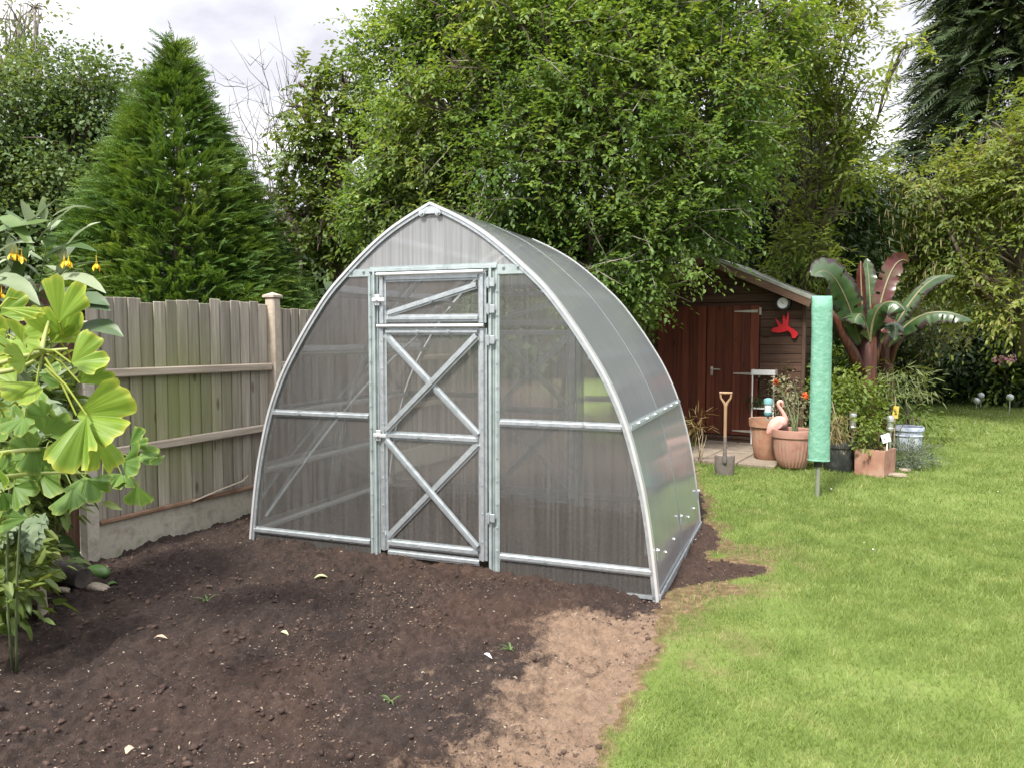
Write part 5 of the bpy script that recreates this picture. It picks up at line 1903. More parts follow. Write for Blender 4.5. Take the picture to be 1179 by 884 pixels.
for nm, lab, (bx_, by_, bd), lbs, lf, sd_, sz_, wr_ in sh:
    bs = T(bx_, by_, bd)
    bs.z = -.1
    bush(nm, lab, 'shrub', bs, [LB(a, b_, bd + (k % 3 - 1) * .4, c) for k, (a, b_, c) in enumerate(lbs)], LF[lf], M['bark'], 'shrubs round the end of the lawn', seed=sd_, dens=11, per=14, spread=.32, size=sz_, wr=wr_, stem_r=.03, gap=.24, gfreq=1.6)
pk = T(1155, 414, 16.6)
rr = np.random.default_rng(5)
n = 60
pp = np.array([T(rr.uniform(1143, 1170), 414 + rr.normal() * 2.2, 16.6 + rr.normal() * .1)[:] for _ in range(n)])
M['pink'] = mat('pink_petal', (.55, .2, .3), (.7, .35, .42), rough=.6)
o = leaf_mesh('pink_flower', pp, rdir(n, rr), rdir(n, rr), np.full(n, .07), .7, M['pink'], org=tuple(pk))
o.location = pk
tag(o, 'flat spray of pink flowers in the dark shrubs at the right', 'flower')

# backdrop wood beyond the gardens
rr = np.random.default_rng(61)
lobs = []
for i in range(46):
    a = -46 + 92 * i / 45
    d_ = 34 + rr.normal() * 2
    r_ = 2.6 + rr.random() * 1.6
    lobs.append(((math.sin(R(a)) * d_, math.cos(R(a)) * d_, 1.2 + rr.random() * 1.6), (r_ * 1.2, r_, r_)))
P_, D_ = lobe_points(lobs, 1.5, rr, gap=.2, gfreq=.6)
C_, A_, N_, s_ = clump_leaves(P_, D_, 20, 1.0, .42, rr)
o = leaf_mesh('far_wood', C_, A_, N_, s_, .7, LF['dark'], simple=True)
tag(o, 'dark mass of far trees behind the gardens', 'woodland', kind='stuff')

# ------------------------------------------------------------------ banana
m, nt, out = nodes('banana_leaf')
L = nt.links.new
g = nt.nodes.new('ShaderNodeNewGeometry')
at = N(nt, 'ShaderNodeAttribute', attribute_name='edge')
tcb = nt.nodes.new('ShaderNodeTexCoord')
nb = N(nt, 'ShaderNodeTexNoise', Scale=5., Detail=4.)
L(tcb.outputs['Object'], nb.inputs['Vector'])
adb = N(nt, 'ShaderNodeMath', operation='MULTIPLY_ADD')
L(nb.outputs['Fac'], adb.inputs[0])
adb.inputs[1].default_value = .9
L(at.outputs['Fac'], adb.inputs[2])
rb = ramp(nt, [(.3, (.022, .055, .02)), (.48, (.05, .1, .032)), (.62, (.07, .11, .05)), (.72, (.05, .03, .034)), (1., (.035, .014, .022))])
L(adb.outputs[0], rb.inputs['Fac'])
ru = ramp(nt, [(.3, (.06, .014, .014)), (.5, (.11, .03, .026)), (.7, (.1, .075, .04))])
L(nb.outputs['Fac'], ru.inputs['Fac'])
mxb = N(nt, 'ShaderNodeMix', data_type='RGBA')
L(g.outputs['Backfacing'], mxb.inputs[0])
L(rb.outputs[0], mxb.inputs[6])
L(ru.outputs[0], mxb.inputs[7])
b = N(nt, 'ShaderNodeBsdfPrincipled', Roughness=.32)
b.inputs['Specular IOR Level'].default_value = .6
L(mxb.outputs[2], b.inputs['Base Color'])
tl = nt.nodes.new('ShaderNodeBsdfTranslucent')
L(mxb.outputs[2], tl.inputs['Color'])
ms = nt.nodes.new('ShaderNodeMixShader')
ms.inputs[0].default_value = .2
L(b.outputs[0], ms.inputs[1])
L(tl.outputs[0], ms.inputs[2])
L(ms.outputs[0], out.inputs['Surface'])
M['banana'] = m
M['banana_red'] = mat('banana_stem', (.025, .008, .006), (.075, .019, .011), rough=.55, scale=3, stretch=(9, 9, .5), c3=(.15, .07, .035), detail=6, bump=.4, bscale=12)
M['banana_rib'] = mat('banana_midrib', (.16, .12, .06), (.24, .22, .12), rough=.5)


def bez(pts, n):
    pts = [Vector(p) for p in pts]
    o = []
    for i in range(n + 1):
        t = i / n
        q = list(pts)
        while len(q) > 1:
            q = [q[k].lerp(q[k + 1], t) for k in range(len(q) - 1)]
        o.append(q[0])
    return o


def banana_leaf(parent, pts, wmax, face, fold=.25, seed=0, n=46, w0=.15, tear=.05):
    rng = np.random.default_rng(seed)
    mid = bez(pts, n)
    K = 8
    vs, fs, aa = [], [], []
    face = Vector(face).normalized()
    for i, p in enumerate(mid):
        t = i / n
        d = (mid[min(i + 1, n)] - mid[max(i - 1, 0)]).normalized()
        s = d.cross(face).normalized()
        nn = s.cross(d).normalized()
        wv = .86 * wmax * (w0 + (1 - w0) * min(1, t * 3.2)) * (1 - max(0, (t - .72) / .28) ** 2.2 * .85)
        wob = [1 + rng.normal() * tear, 1 + rng.normal() * tear]
        for k in range(-K, K + 1):
            q = k / K
            ww = wv * (wob[0] if k < 0 else wob[1])
            rip = .05 * wmax * abs(q) * math.sin(i * .6 + (2 if k > 0 else 0)) + .025 * wmax * abs(q) * math.sin(i * 1.7 + k * .3) - .22 * wmax * q * q * math.sin(t * 3)
            vs.append(p + s * (q * ww * (1 - .25 * abs(fold) * abs(q))) + nn * (abs(q) ** 1.3 * ww * fold + rip))
            aa.append(abs(q) ** 3 * .42)
    W = 2 * K + 1
    torn = {(i, sd): rng.uniform(.15, .6) for i in range(8, n - 3) for sd in (-1, 1) if rng.random() < (.13 if seed not in (2, 3) else 0)}
    for i in range(n):
        for k in range(W - 1):
            q = (k + .5 - K) / K
            if abs(q) > torn.get((i, 1 if q > 0 else -1), 2):
                continue
            fs.append((i * W + k, i * W + k + 1, (i + 1) * W + k + 1, (i + 1) * W + k))
    mb = MB()
    mb.add(vs, fs, aa)
    o = mb.build('leaf', M['banana'], parent, world=True, smooth=180, attr='edge')
    rib = MB().tube([p - face * .006 for p in mid], [.016 * (1 - .85 * i / n) + .003 for i in range(n + 1)], 8)
    rib.build('midrib', M['banana_rib'], o, world=True, smooth=180)
    return o


BD = 10.6
bb = T(994, 500, BD)
bb.z = -.05
ban = thing('banana_plant', 'red-stemmed banana plant with broad green and maroon leaves right of the shed', 'banana plant', bb, 0)
st = MB()
st.tube([bb, T(994, 452, BD), T(996, 420, BD), T(999, 398, BD), T(1003, 380, BD)], [.2, .185, .15, .12, .08], 14)
st.tube([T(991, 432, BD - .1), T(983, 408, BD - .15), T(972, 388, BD - .2), T(962, 368, BD - .25), T(952, 353, BD - .3)], [.09, .075, .06, .05, .035], 8)
st.tube([T(1003, 425, BD + .05), T(1010, 396, BD + .1), T(1016, 372, BD + .1)], [.09, .06, .035], 8)
st.build('stem', M['banana_red'], ban, world=True, smooth=180)
b2 = T(1021, 490, BD + .7)
b2.z = -.05
st = MB()
st.tube([b2, T(1020, 440, BD + .7), T(1019, 410, BD + .7), T(1018, 378, BD + .6)], [.13, .12, .1, .06], 12)
st.tube([T(1020, 430, BD + .7), T(1030, 400, BD + .6), T(1040, 385, BD + .5)], [.06, .05, .035], 8)
st.build('stem', M['banana_red'], ban, world=True, smooth=180)
CAMDIR = (-.25, -1, .35)
banana_leaf(ban, [T(992, 400, BD), T(984, 372, BD - .1), T(972, 330, BD - .3), T(956, 298, BD - .5), T(936, 318, BD - .7)], .27, (-.3, -1, .4), .15, 1)
banana_leaf(ban, [T(997, 400, BD), T(993, 360, BD), T(991, 330, BD), T(991, 301, BD + .1)], .085, (.5, 1, 0), -.9, 2, tear=.03)
banana_leaf(ban, [T(1003, 392, BD + .1), T(1003, 355, BD + .15), T(1001, 325, BD + .2), T(998, 298, BD + .3)], .13, (-.4, -1, .1), .35, 3, tear=.05)
banana_leaf(ban, [T(1005, 392, BD), T(1012, 350, BD), T(1021, 318, BD + .05), T(1031, 290, BD + .1), T(1046, 302, BD + .15)], .16, (.35, 1, .25), .15, 4, tear=.06)
banana_leaf(ban, [T(1002, 395, BD - .1), T(1003, 365, BD - .2), T(1012, 335, BD - .35), T(1035, 345, BD - .5), T(1042, 358, BD - .55)], .3, (-.2, -.75, 1), -.5, 5)
banana_leaf(ban, [T(1001, 392, BD - .1), T(996, 362, BD - .25), T(990, 352, BD - .4), T(984, 372, BD - .6)], .23, (.1, -.8, 1), -.5, 6)
banana_leaf(ban, [T(1022, 400, BD + .5), T(1035, 380, BD + .4), T(1062, 345, BD + .2), T(1098, 358, BD), T(1119, 369, BD - .1)], .17, (0, -.8, 1), -.35, 7, tear=.1)
banana_leaf(ban, [T(1020, 395, BD + .6), T(1042, 355, BD + .7), T(1058, 330, BD + .8), T(1075, 312, BD + .9), T(1100, 318, BD + .9)], .12, (0, -.8, 1), -.3, 8)
banana_leaf(ban, [T(985, 410, BD - .12), T(966, 372, BD - .2), T(954, 352, BD - .3), T(946, 350, BD - .35), T(943, 372, BD - .4)], .09, (-.5, -.6, .8), -.6, 9)
banana_leaf(ban, [T(1015, 395, BD - .05), T(1024, 372, BD - .15), T(1034, 362, BD - .25), T(1030, 392, BD - .35)], .19, (.2, -.8, .8), -.5, 10)

# ------------------------------------------------------------------ left foreground: tall grey-leaved plant, then the ginkgo close to the camera
LEAFM = {}


def bigleaf(name, c1, c2, rim=None, trans=.3, rough=.5, veins=True):
    m, nt, out = nodes(name)
    L = nt.links.new
    tc = nt.nodes.new('ShaderNodeTexCoord')
    g = nt.nodes.new('ShaderNodeNewGeometry')
    nz = N(nt, 'ShaderNodeTexNoise', Scale=16., Detail=4.)
    L(tc.outputs['Object'], nz.inputs['Vector'])
    ad = N(nt, 'ShaderNodeMath', operation='MULTIPLY_ADD')
    L(g.outputs['Random Per Island'], ad.inputs[0])
    ad.inputs[1].default_value = .6
    ml = N(nt, 'ShaderNodeMath', operation='MULTIPLY')
    L(nz.outputs['Fac'], ml.inputs[0])
    ml.inputs[1].default_value = .6
    L(ml.outputs[0], ad.inputs[2])
    r = ramp(nt, [(.2, c1), (.9, c2)])
    L(ad.outputs[0], r.inputs['Fac'])
    col = r.outputs[0]
    at = N(nt, 'ShaderNodeAttribute', attribute_name='edge')
    if rim:
        rr_ = ramp(nt, [(.55, (0, 0, 0)), (1., (1, 1, 1))])
        L(at.outputs['Fac'], rr_.inputs['Fac'])
        mx = N(nt, 'ShaderNodeMix', data_type='RGBA')
        L(rr_.outputs[0], mx.inputs[0])
        L(col, mx.inputs[6])
        mx.inputs[7].default_value = (*rim, 1)
        col = mx.outputs[2]
    if veins:
        av0 = N(nt, 'ShaderNodeAttribute', attribute_name='vein')
        s0 = N(nt, 'ShaderNodeMath', operation='SINE')
        L(av0.outputs['Fac'], s0.inputs[0])
        vr = ramp(nt, [(0., (.92, .94, .88)), (.75, (1, 1, 1)), (1., (1.1, 1.08, 1.04))])
        mv = N(nt, 'ShaderNodeMath', operation='MULTIPLY_ADD')
        L(s0.outputs[0], mv.inputs[0])
        mv.inputs[1].default_value = .5
        mv.inputs[2].default_value = .5
        L(mv.outputs[0], vr.inputs['Fac'])
        mm_ = N(nt, 'ShaderNodeMix', data_type='RGBA', blend_type='MULTIPLY')
        mm_.inputs[0].default_value = 1.
        L(col, mm_.inputs[6])
        L(vr.outputs[0], mm_.inputs[7])
        nb_ = N(nt, 'ShaderNodeTexNoise', Scale=38., Detail=3.)
        L(tc.outputs['Object'], nb_.inputs['Vector'])
        br_ = ramp(nt, [(.68, (0, 0, 0)), (.76, (1, 1, 1))])
        L(nb_.outputs['Fac'], br_.inputs['Fac'])
        mb2 = N(nt, 'ShaderNodeMix', data_type='RGBA')
        L(br_.outputs[0], mb2.inputs[0])
        L(mm_.outputs[2], mb2.inputs[6])
        mb2.inputs[7].default_value = (.3, .22, .07, 1)
        col = mb2.outputs[2]
    b = N(nt, 'ShaderNodeBsdfPrincipled', Roughness=rough)
    b.inputs['Specular IOR Level'].default_value = .35
    L(col, b.inputs['Base Color'])
    t = nt.nodes.new('ShaderNodeBsdfTranslucent')
    L(col, t.inputs['Color'])
    if veins:
        av = N(nt, 'ShaderNodeAttribute', attribute_name='vein')
        sn = N(nt, 'ShaderNodeMath', operation='SINE')
        L(av.outputs['Fac'], sn.inputs[0])
        bp = N(nt, 'ShaderNodeBump', Strength=.12, Distance=.001)
        L(sn.outputs[0], bp.inputs['Height'])
        L(bp.outputs[0], b.inputs['Normal'])
    ms = nt.nodes.new('ShaderNodeMixShader')
    ms.inputs[0].default_value = trans
    L(b.outputs[0], ms.inputs[1])
    L(t.outputs[0], ms.inputs[2])
    L(ms.outputs[0], out.inputs['Surface'])
    return m


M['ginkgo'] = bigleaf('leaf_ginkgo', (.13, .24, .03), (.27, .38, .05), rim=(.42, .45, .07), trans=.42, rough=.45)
M['ginkgo_dark'] = bigleaf('leaf_ginkgo_shade', (.075, .15, .03), (.14, .24, .045), rim=(.24, .31, .06), trans=.35)  # darker copy of the ginkgo leaf, shade put into its colour


def ginkgo_leaf(V, Fc, E, Vn, base, tip, face, spread=62, notch=.4, seed=0, curl=.25):
    rng = np.random.default_rng(seed)
    base, tip, face = Vector(base), Vector(tip), Vector(face).normalized()
    ax = tip - base
    Ln = ax.length
    ax.normalize()
    s = ax.cross(face).normalized()
    nn = s.cross(ax).normalized()
    NA, NR = 72, 12
    o = len(V)
    p1, p2, p3 = rng.uniform(0, 6, 3)
    for i in range(NA + 1):
        u_ = i / NA * 2 - 1
        th = R(spread) * u_
        Rm = (1 - .1 * u_ * u_) * (1 + .03 * math.sin(u_ * 9 + p1) + .018 * math.sin(u_ * 23 + p2)) * (1 - notch * math.exp(-(u_ / .1) ** 2)) * (1 - .5 * max(0, abs(u_) - .92) / .08 * .3)
        for j in range(NR + 1):
            q = j / NR
            r_ = Ln * Rm * (.02 + .98 * q)
            h = Ln * (.09 * q * math.sin(u_ * 4.5 + p1) + .05 * q * q * math.sin(u_ * 10 + p3) + .02 * q ** 3 * math.sin(u_ * 21 + p2) + .22 * abs(u_) * q * (1 if seed % 3 else -.5) - curl * q * q * .35)
            V.append(tuple(base + ax * (math.cos(th) * r_) + s * (math.sin(th) * r_) + nn * h))
            E.append(q ** 4 if abs(u_) < .9 else max(q ** 4, (abs(u_) - .9) * 8))
            Vn.append(u_ * 46)
    for i in range(NA):
        for j in range(NR):
            a = o + i * (NR + 1) + j
            Fc.append((a, a + 1, a + NR + 2, a + NR + 1))


gt = thing('ginkgo_tree', 'young ginkgo with fan-shaped lime leaves reaching in close at the left edge', 'ginkgo', G(-330, 884, 0) + Vector((0, -.9, 0)), 0)
# (petiole base px, fan base px, fan tip px, depth, spread, notch, facing)
GL = [((72, 385), (68, 371), (72, 321), 1.22, 48, .35, (0, -1, .25)),
      ((45, 402), (82, 418), (121, 398), 1.18, 58, .3, (.1, -1, .5)),
      ((85, 425), (70, 395), (62, 352), 1.3, 40, .35, (.3, -1, .1)),
      ((50, 405), (92, 441), (128, 425), 1.2, 44, .25, (.2, -.8, -.4)),
      ((52, 412), (88, 478), (152, 478), 1.16, 42, .28, (.1, -1, .35)),
      ((52, 420), (100, 478), (84, 542), 1.14, 36, .35, (-.2, -1, .2)),
      ((52, 425), (112, 492), (118, 545), 1.22, 30, .35, (.4, -1, .1)),
      ((30, 400), (26, 394), (20, 372), 1.2, 60, .45, (-.2, -1, .2)),
      ((45, 402), (30, 416), (6, 410), 1.16, 60, .4, (0, -1, .4)),
      ((20, 345), (0, 354), (49, 357), 1.1, 16, .1, (0, -.5, 1)),
      ((50, 405), (42, 440), (12, 462), 1.25, 56, .3, (-.1, -1, .1)),
      ((60, 410), (58, 384), (52, 362), 1.3, 46, .4, (.5, -1, 0)),
      ((40, 395), (60, 395), (84, 372), 1.28, 42, .4, (.4, -.8, .4)),
      ((20, 420), (-6, 392), (-4, 372), 1.15, 50, .4, (0, -1, .3)),
      ((10, 520), (-4, 535), (-2, 562), 1.15, 50, .4, (0, -1, .3)),
      ((5, 480), (-10, 452), (4, 430), 1.3, 60, .4, (0, -1, .3))]
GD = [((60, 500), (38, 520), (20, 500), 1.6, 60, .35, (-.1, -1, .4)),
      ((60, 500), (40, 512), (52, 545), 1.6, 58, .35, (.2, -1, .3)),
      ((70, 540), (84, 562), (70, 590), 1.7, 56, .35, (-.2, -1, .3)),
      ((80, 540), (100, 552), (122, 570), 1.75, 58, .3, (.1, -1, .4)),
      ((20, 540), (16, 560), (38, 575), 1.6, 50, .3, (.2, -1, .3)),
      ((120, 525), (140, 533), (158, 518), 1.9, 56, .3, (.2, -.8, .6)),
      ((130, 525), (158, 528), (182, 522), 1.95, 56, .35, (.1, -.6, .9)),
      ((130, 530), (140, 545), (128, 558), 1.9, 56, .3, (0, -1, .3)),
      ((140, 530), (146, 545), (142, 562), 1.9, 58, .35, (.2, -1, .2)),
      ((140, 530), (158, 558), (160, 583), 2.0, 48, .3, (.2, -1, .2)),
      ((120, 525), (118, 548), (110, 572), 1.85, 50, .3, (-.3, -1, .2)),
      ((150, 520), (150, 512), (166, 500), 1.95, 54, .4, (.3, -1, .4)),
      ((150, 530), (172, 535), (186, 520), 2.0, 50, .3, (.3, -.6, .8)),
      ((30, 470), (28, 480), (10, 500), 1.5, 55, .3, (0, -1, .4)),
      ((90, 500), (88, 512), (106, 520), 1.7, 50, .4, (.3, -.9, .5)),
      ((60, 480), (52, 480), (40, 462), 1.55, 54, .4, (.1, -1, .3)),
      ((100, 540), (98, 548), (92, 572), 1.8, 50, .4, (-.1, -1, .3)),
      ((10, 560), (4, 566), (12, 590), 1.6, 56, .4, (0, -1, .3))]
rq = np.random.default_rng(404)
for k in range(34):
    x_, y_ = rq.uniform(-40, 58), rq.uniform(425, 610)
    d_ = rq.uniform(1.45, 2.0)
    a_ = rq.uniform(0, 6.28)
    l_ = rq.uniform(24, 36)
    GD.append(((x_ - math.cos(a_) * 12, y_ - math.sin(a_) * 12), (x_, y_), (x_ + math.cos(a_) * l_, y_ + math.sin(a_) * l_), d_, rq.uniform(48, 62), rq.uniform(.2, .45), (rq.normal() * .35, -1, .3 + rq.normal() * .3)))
for k in range(9):
    x_, y_ = rq.uniform(-35, 30), rq.uniform(360, 470)
    a_ = rq.uniform(0, 6.28)
    l_ = rq.uniform(30, 42)
    GL.append(((x_ - math.cos(a_) * 14, y_ - math.sin(a_) * 14), (x_, y_), (x_ + math.cos(a_) * l_, y_ + math.sin(a_) * l_), rq.uniform(1.22, 1.4), rq.uniform(45, 60), rq.uniform(.2, .45), (rq.normal() * .35, -1, .3 + rq.normal() * .3)))
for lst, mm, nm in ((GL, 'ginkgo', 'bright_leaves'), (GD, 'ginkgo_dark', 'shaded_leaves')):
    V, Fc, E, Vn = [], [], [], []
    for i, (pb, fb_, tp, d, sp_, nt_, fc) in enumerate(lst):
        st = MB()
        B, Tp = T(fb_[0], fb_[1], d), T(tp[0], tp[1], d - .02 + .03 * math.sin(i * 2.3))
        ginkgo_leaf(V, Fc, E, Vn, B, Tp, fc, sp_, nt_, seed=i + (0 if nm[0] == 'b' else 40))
        Pb = T(pb[0], pb[1], d + .03)
        mid_ = Pb.lerp(B, .5) + Vector((0, 0, .008))
        st.tube([Pb, mid_, B], [.0019, .0016, .0014], 6, cap=False)
        o0 = len(V)
        V += st.v
        Fc += [tuple(q_ + o0 for q_ in f_) for f_ in st.f]
        E += [.85] * len(st.v)
        Vn += [0.] * len(st.v)
    V = np.array(V) - np.array(gt.location)
    np_mesh(nm, V, np.array(Fc), M[mm], gt, {'edge': E, 'vein': Vn}, smooth=True)
    M['petiole'] = M.get('petiole') or mat('petiole', (.22, .27, .07), (.34, .37, .12), rough=.5)
    if nm[0] == 'b':
        for pth, rds in (([(-130, 470, 1.2), (-40, 430, 1.22), (10, 412, 1.22), (48, 404, 1.2), (78, 402, 1.22)], [.005, .0045, .004, .0036, .0022]),
                         ([(-60, 420, 1.2), (0, 440, 1.2), (40, 415, 1.2)], [.005, .0045, .003]),
                         ([(48, 404, 1.2), (52, 380, 1.25), (60, 360, 1.28)], [.004, .003, .002])):
            MB().tube(bez([T(*p) for p in pth], 12), [float(np.interp(i / 12, np.linspace(0, 1, len(rds)), rds)) for i in range(13)], 7).build('branch', M['petiole'], gt, world=True, smooth=60)
    else:
        for pth, rds in (([(-120, 560, 1.3), (-20, 520, 1.45), (50, 500, 1.6), (110, 525, 1.8), (160, 530, 1.95)], [.006, .005, .0045, .004, .002]),
                         ([(-60, 560, 1.4), (30, 540, 1.6), (100, 545, 1.75)], [.005, .004, .002])):
            MB().tube(bez([T(*p) for p in pth], 12), [float(np.interp(i / 12, np.linspace(0, 1, len(rds)), rds)) for i in range(13)], 7).build('branch', M['petiole'], gt, world=True, smooth=60)
mb = MB().tube([gt.location - Vector((0, 0, .1)), T(-200, 700, 1.15), T(-140, 480, 1.2), T(-120, 300, 1.25)], [.025, .02, .012, .008], 9)
mb.build('trunk', M['greybark'], gt, world=True, smooth=180)

# tall grey-green plant with hanging yellow flowers
M['greyleaf'] = bigleaf('leaf_grey_green', (.19, .25, .13), (.33, .39, .24), trans=.3, veins=False)
M['greenleaf'] = bigleaf('leaf_mid_green', (.05, .1, .03), (.13, .2, .06), trans=.3, veins=False)
M['darkleaf'] = bigleaf('leaf_deep_green', (.035, .075, .03), (.085, .135, .055), trans=.25, rough=.4, veins=False)
M['yellowfl'] = mat('yellow_flower', (.75, .42, .01), (.85, .6, .03), rough=.45, c3=(.8, .42, .01))
tb = Vector((-2.4, 3.6, .0))
tp_ = thing('tall_grey_plant', 'tall grey-green lance-leaved plant with hanging yellow flowers left of the fence', 'plant', tb, 0)
stems = [[tb, T(-8, 560, 3.5), T(28, 420, 3.4), T(45, 330, 3.35), T(60, 250, 3.3)], [tb + Vector((.02, 0, 0)), T(12, 560, 3.45), T(52, 400, 3.4), T(72, 300, 3.35)], [tb + Vector((-.1, 0, 0)), T(-5, 500, 3.5), T(10, 380, 3.4), T(25, 262, 3.35)],
         [tb + Vector((-.2, 0, 0)), T(-30, 500, 3.5), T(-25, 380, 3.4), T(-10, 300, 3.35)]]
st = MB()
lvg, lvd = MB(), MB()
rr = np.random.default_rng(71)
WD = [.25, .8, 1., .92, .72, .45, .04]


def lance(mb, b_, tip, w_, sag, up=(0, 0, 1), fold=.25, ph=0.):
    b_, tip = Vector(b_), Vector(tip)
    mid_ = b_.lerp(tip, .5) + Vector((0, 0, sag))
    mb.blade(bez([b_, mid_ + (mid_ - b_.lerp(tip, .5)) * .5, tip], 6), [w_ * k for k in WD], up=up, fold=fold, n=2, wave=.12, ph=ph)


for s_i, sp_ in enumerate(stems):
    c = bez(sp_, 20)
    st.tube(c, [.0065 * (1 - .035 * i) for i in range(21)], 7)
    for i in range(9, 21):
        for k in range(2):
            a = i * 2.4 + k * 2.8 + s_i
            ln = rr.uniform(.16, .3) * (1 if i < 18 else .6)
            d = Vector((math.cos(a), math.sin(a) * .8, rr.uniform(.15, .9)))
            e = c[i] + d.normalized() * ln
            lance(lvg if rr.random() < .75 else lvd, c[i], e, rr.uniform(.016, .028), ln * rr.uniform(.05, .22), ph=a)
for a, b_, w_, mbx, sag in (((-12, 268), (58, 254), .045, lvd, .0), ((72, 290), (116, 256), .026, lvg, .03), ((48, 300), (112, 290), .03, lvd, .05), ((60, 325), (122, 338), .04, lvg, .05), ((-10, 322), (46, 352), .045, lvg, .05),
                            ((45, 275), (88, 236), .024, lvg, .01), ((40, 262), (24, 230), .022, lvg, .0), ((52, 255), (48, 228), .02, lvg, 0), ((0, 250), (40, 290), .03, lvd, .04), ((30, 262), (66, 228), .02, lvg, 0), ((-10, 300), (40, 280), .03, lvg, .04)):
    lance(mbx, T(*a, 3.2), T(*b_, 3.1), w_, sag, up=(0, -.6, 1))
dk = MB()
for a, b_, w_, sag in (((66, 372), (127, 358), .05, .05), ((78, 398), (142, 388), .055, .06), ((70, 360), (126, 352), .05, .04), ((60, 345), (100, 348), .04, .03), ((20, 440), (-8, 470), .05, .02)):
    lance(dk, T(*a, 2.9), T(*b_, 2.85), w_, sag, up=(0, -.7, 1), fold=.35)
st.build('stem', M['stem'], tp_, world=True, smooth=180)
for mb, mm, nm in ((lvg, 'greyleaf', 'grey_leaves'), (lvd, 'greenleaf', 'green_leaves'), (dk, 'darkleaf', 'dark_leaves')):
    mb.a = [0.] * len(mb.v)
    mb.build(nm, M[mm], tp_, world=True, smooth=180, attr='edge')
for px, py in ((14, 292), (19, 293), (25, 296), (74, 301), (79, 301), (111, 304), (2, 339)):
    c = T(px, py, 3.15)
    mb = MB()
    rv = np.random.default_rng(int(px * 7 + py))
    mb.tube([c + Vector((0, 0, .035)), c + Vector((0, 0, .012)), c], [.0015, .002, .005], 6)
    for k in range(7):
        a = 6.283 * k / 7 + rv.normal() * .3
        o_ = Vector((math.cos(a), math.sin(a), 0))
        ln = rv.uniform(.016, .032)
        mb.blade(bez([c + o_ * .003, c + o_ * rv.uniform(.006, .014) - Vector((0, 0, ln * .6)), c + o_ * rv.uniform(.004, .02) - Vector((0, 0, ln))], 4), [.003, .006, .007, .005, .001], up=tuple(o_ + Vector((0, 0, .2))), n=1, fold=.5)
    mb.build('flower', M['yellowfl'], tp_, world=True, smooth=180)

# cardoon: toothed silvery leaves low down
M['silver'] = bigleaf('leaf_silver_cardoon', (.1, .15, .075), (.2, .255, .145), trans=.25, rough=.6, veins=False)
cbs = T(26, 690, 4.6)
cbs.z = hz(cbs.x, cbs.y)
cd = thing('cardoon', 'silvery cardoon with deeply cut leaves at the foot of the dark fence', 'plant', cbs, 0)


def cut_leaf(mb, pts, wmax, nl=7, up=(0, -.5, 1), seed=0):
    """a pinnate leaf: midrib strip plus pairs of pointed lobes"""
    rng = np.random.default_rng(seed)
    c = bez(pts, 24)
    up = Vector(up)
    mb.blade(c, [wmax * .5 * math.sin(math.pi * min(1, .12 + .86 * (i / 24))) ** .8 * (1 + .1 * math.sin(i * 1.7)) + .001 for i in range(25)], up=up, fold=.22, n=3, wave=.2)
    for j in range(nl):
        i = int(4 + j * 17 / nl)
        d = (c[i + 1] - c[i - 1]).normalized()
        s = d.cross(up).normalized()
        env = math.sin(math.pi * (.15 + .8 * (j + .5) / nl))
        for sg in (-1, 1):
            q = c[i] + s * sg * wmax * .25 * env
            e = q + (s * sg + d * (.5 + .5 * rng.random())).normalized() * wmax * (.3 + .45 * env) * rng.uniform(.7, 1.2) + up * rng.normal() * wmax * .1 - Vector((0, 0, wmax * .22))
            mb.blade(bez([q, q.lerp(e, .5) + up * wmax * .1, e], 5), [wmax * .2 * k for k in (.9, 1.25, 1.2, .9, .5, .05)], up=up + Vector(rng.normal(size=3)) * .25, fold=.25, n=1, wave=.2)


sv, gv = MB(), MB()
cut_leaf(sv, [T(-30, 470, 2.9), T(20, 455, 2.8), T(60, 470, 2.75), T(78, 500, 2.75)], .11, 8, seed=1)
cut_leaf(sv, [T(-40, 480, 2.8), T(-5, 468, 2.75), T(30, 478, 2.7), T(50, 505, 2.7)], .1, 8, seed=2)
cut_leaf(sv, [T(48, 592, 3.8), T(38, 596, 3.7), T(32, 616, 3.6), T(32, 650, 3.6)], .085, 9, seed=3)
cut_leaf(sv, [T(20, 640, 3.8), T(5, 600, 3.6), T(-5, 600, 3.5), T(-10, 640, 3.5)], .1, 9, seed=4)
for (a, b_, w_, sg) in (((40, 680), (62, 580), .03, .1), ((45, 690), (80, 600), .035, .08), ((30, 690), (30, 570), .03, .1), ((20, 690), (8, 580), .03, .1), ((55, 640), (92, 650), .045, .1), ((58, 620), (98, 655), .04, .08), ((55, 600), (85, 610), .03, .06), ((15, 690), (-8, 630), .035, .1), ((50, 560), (70, 590), .03, .03), ((30, 560), (12, 540), .03, .03), ((40, 590), (58, 545), .035, .03), ((48, 650), (75, 560), .03, .06), ((25, 660), (45, 560), .035, .08), ((10, 640), (20, 545), .03, .06)):
    lance(gv, T(*a, 4.6), T(*b_, 4.45), w_, sg, up=(0, -.7, .8), fold=.3, ph=a[0])
for mb, mm, nm in ((sv, 'silver', 'cut_leaves'), (gv, 'greenleaf', 'green_leaves')):
    mb.a = [0.] * len(mb.v)
    mb.build(nm, M[mm], cd, world=True, smooth=180, attr='edge')
st = MB()
for k in range(9):
    e = T(rr.uniform(-10, 60), rr.uniform(560, 640), 4.4)
    st.tube(limb_path(cbs + Vector((rr.normal() * .12, rr.normal() * .1, -.03)), e, rr, .05, 6), [.007, .0065, .006, .005, .004, .003], 6)
st.build('stem', M['twig'], cd, world=True, smooth=180)
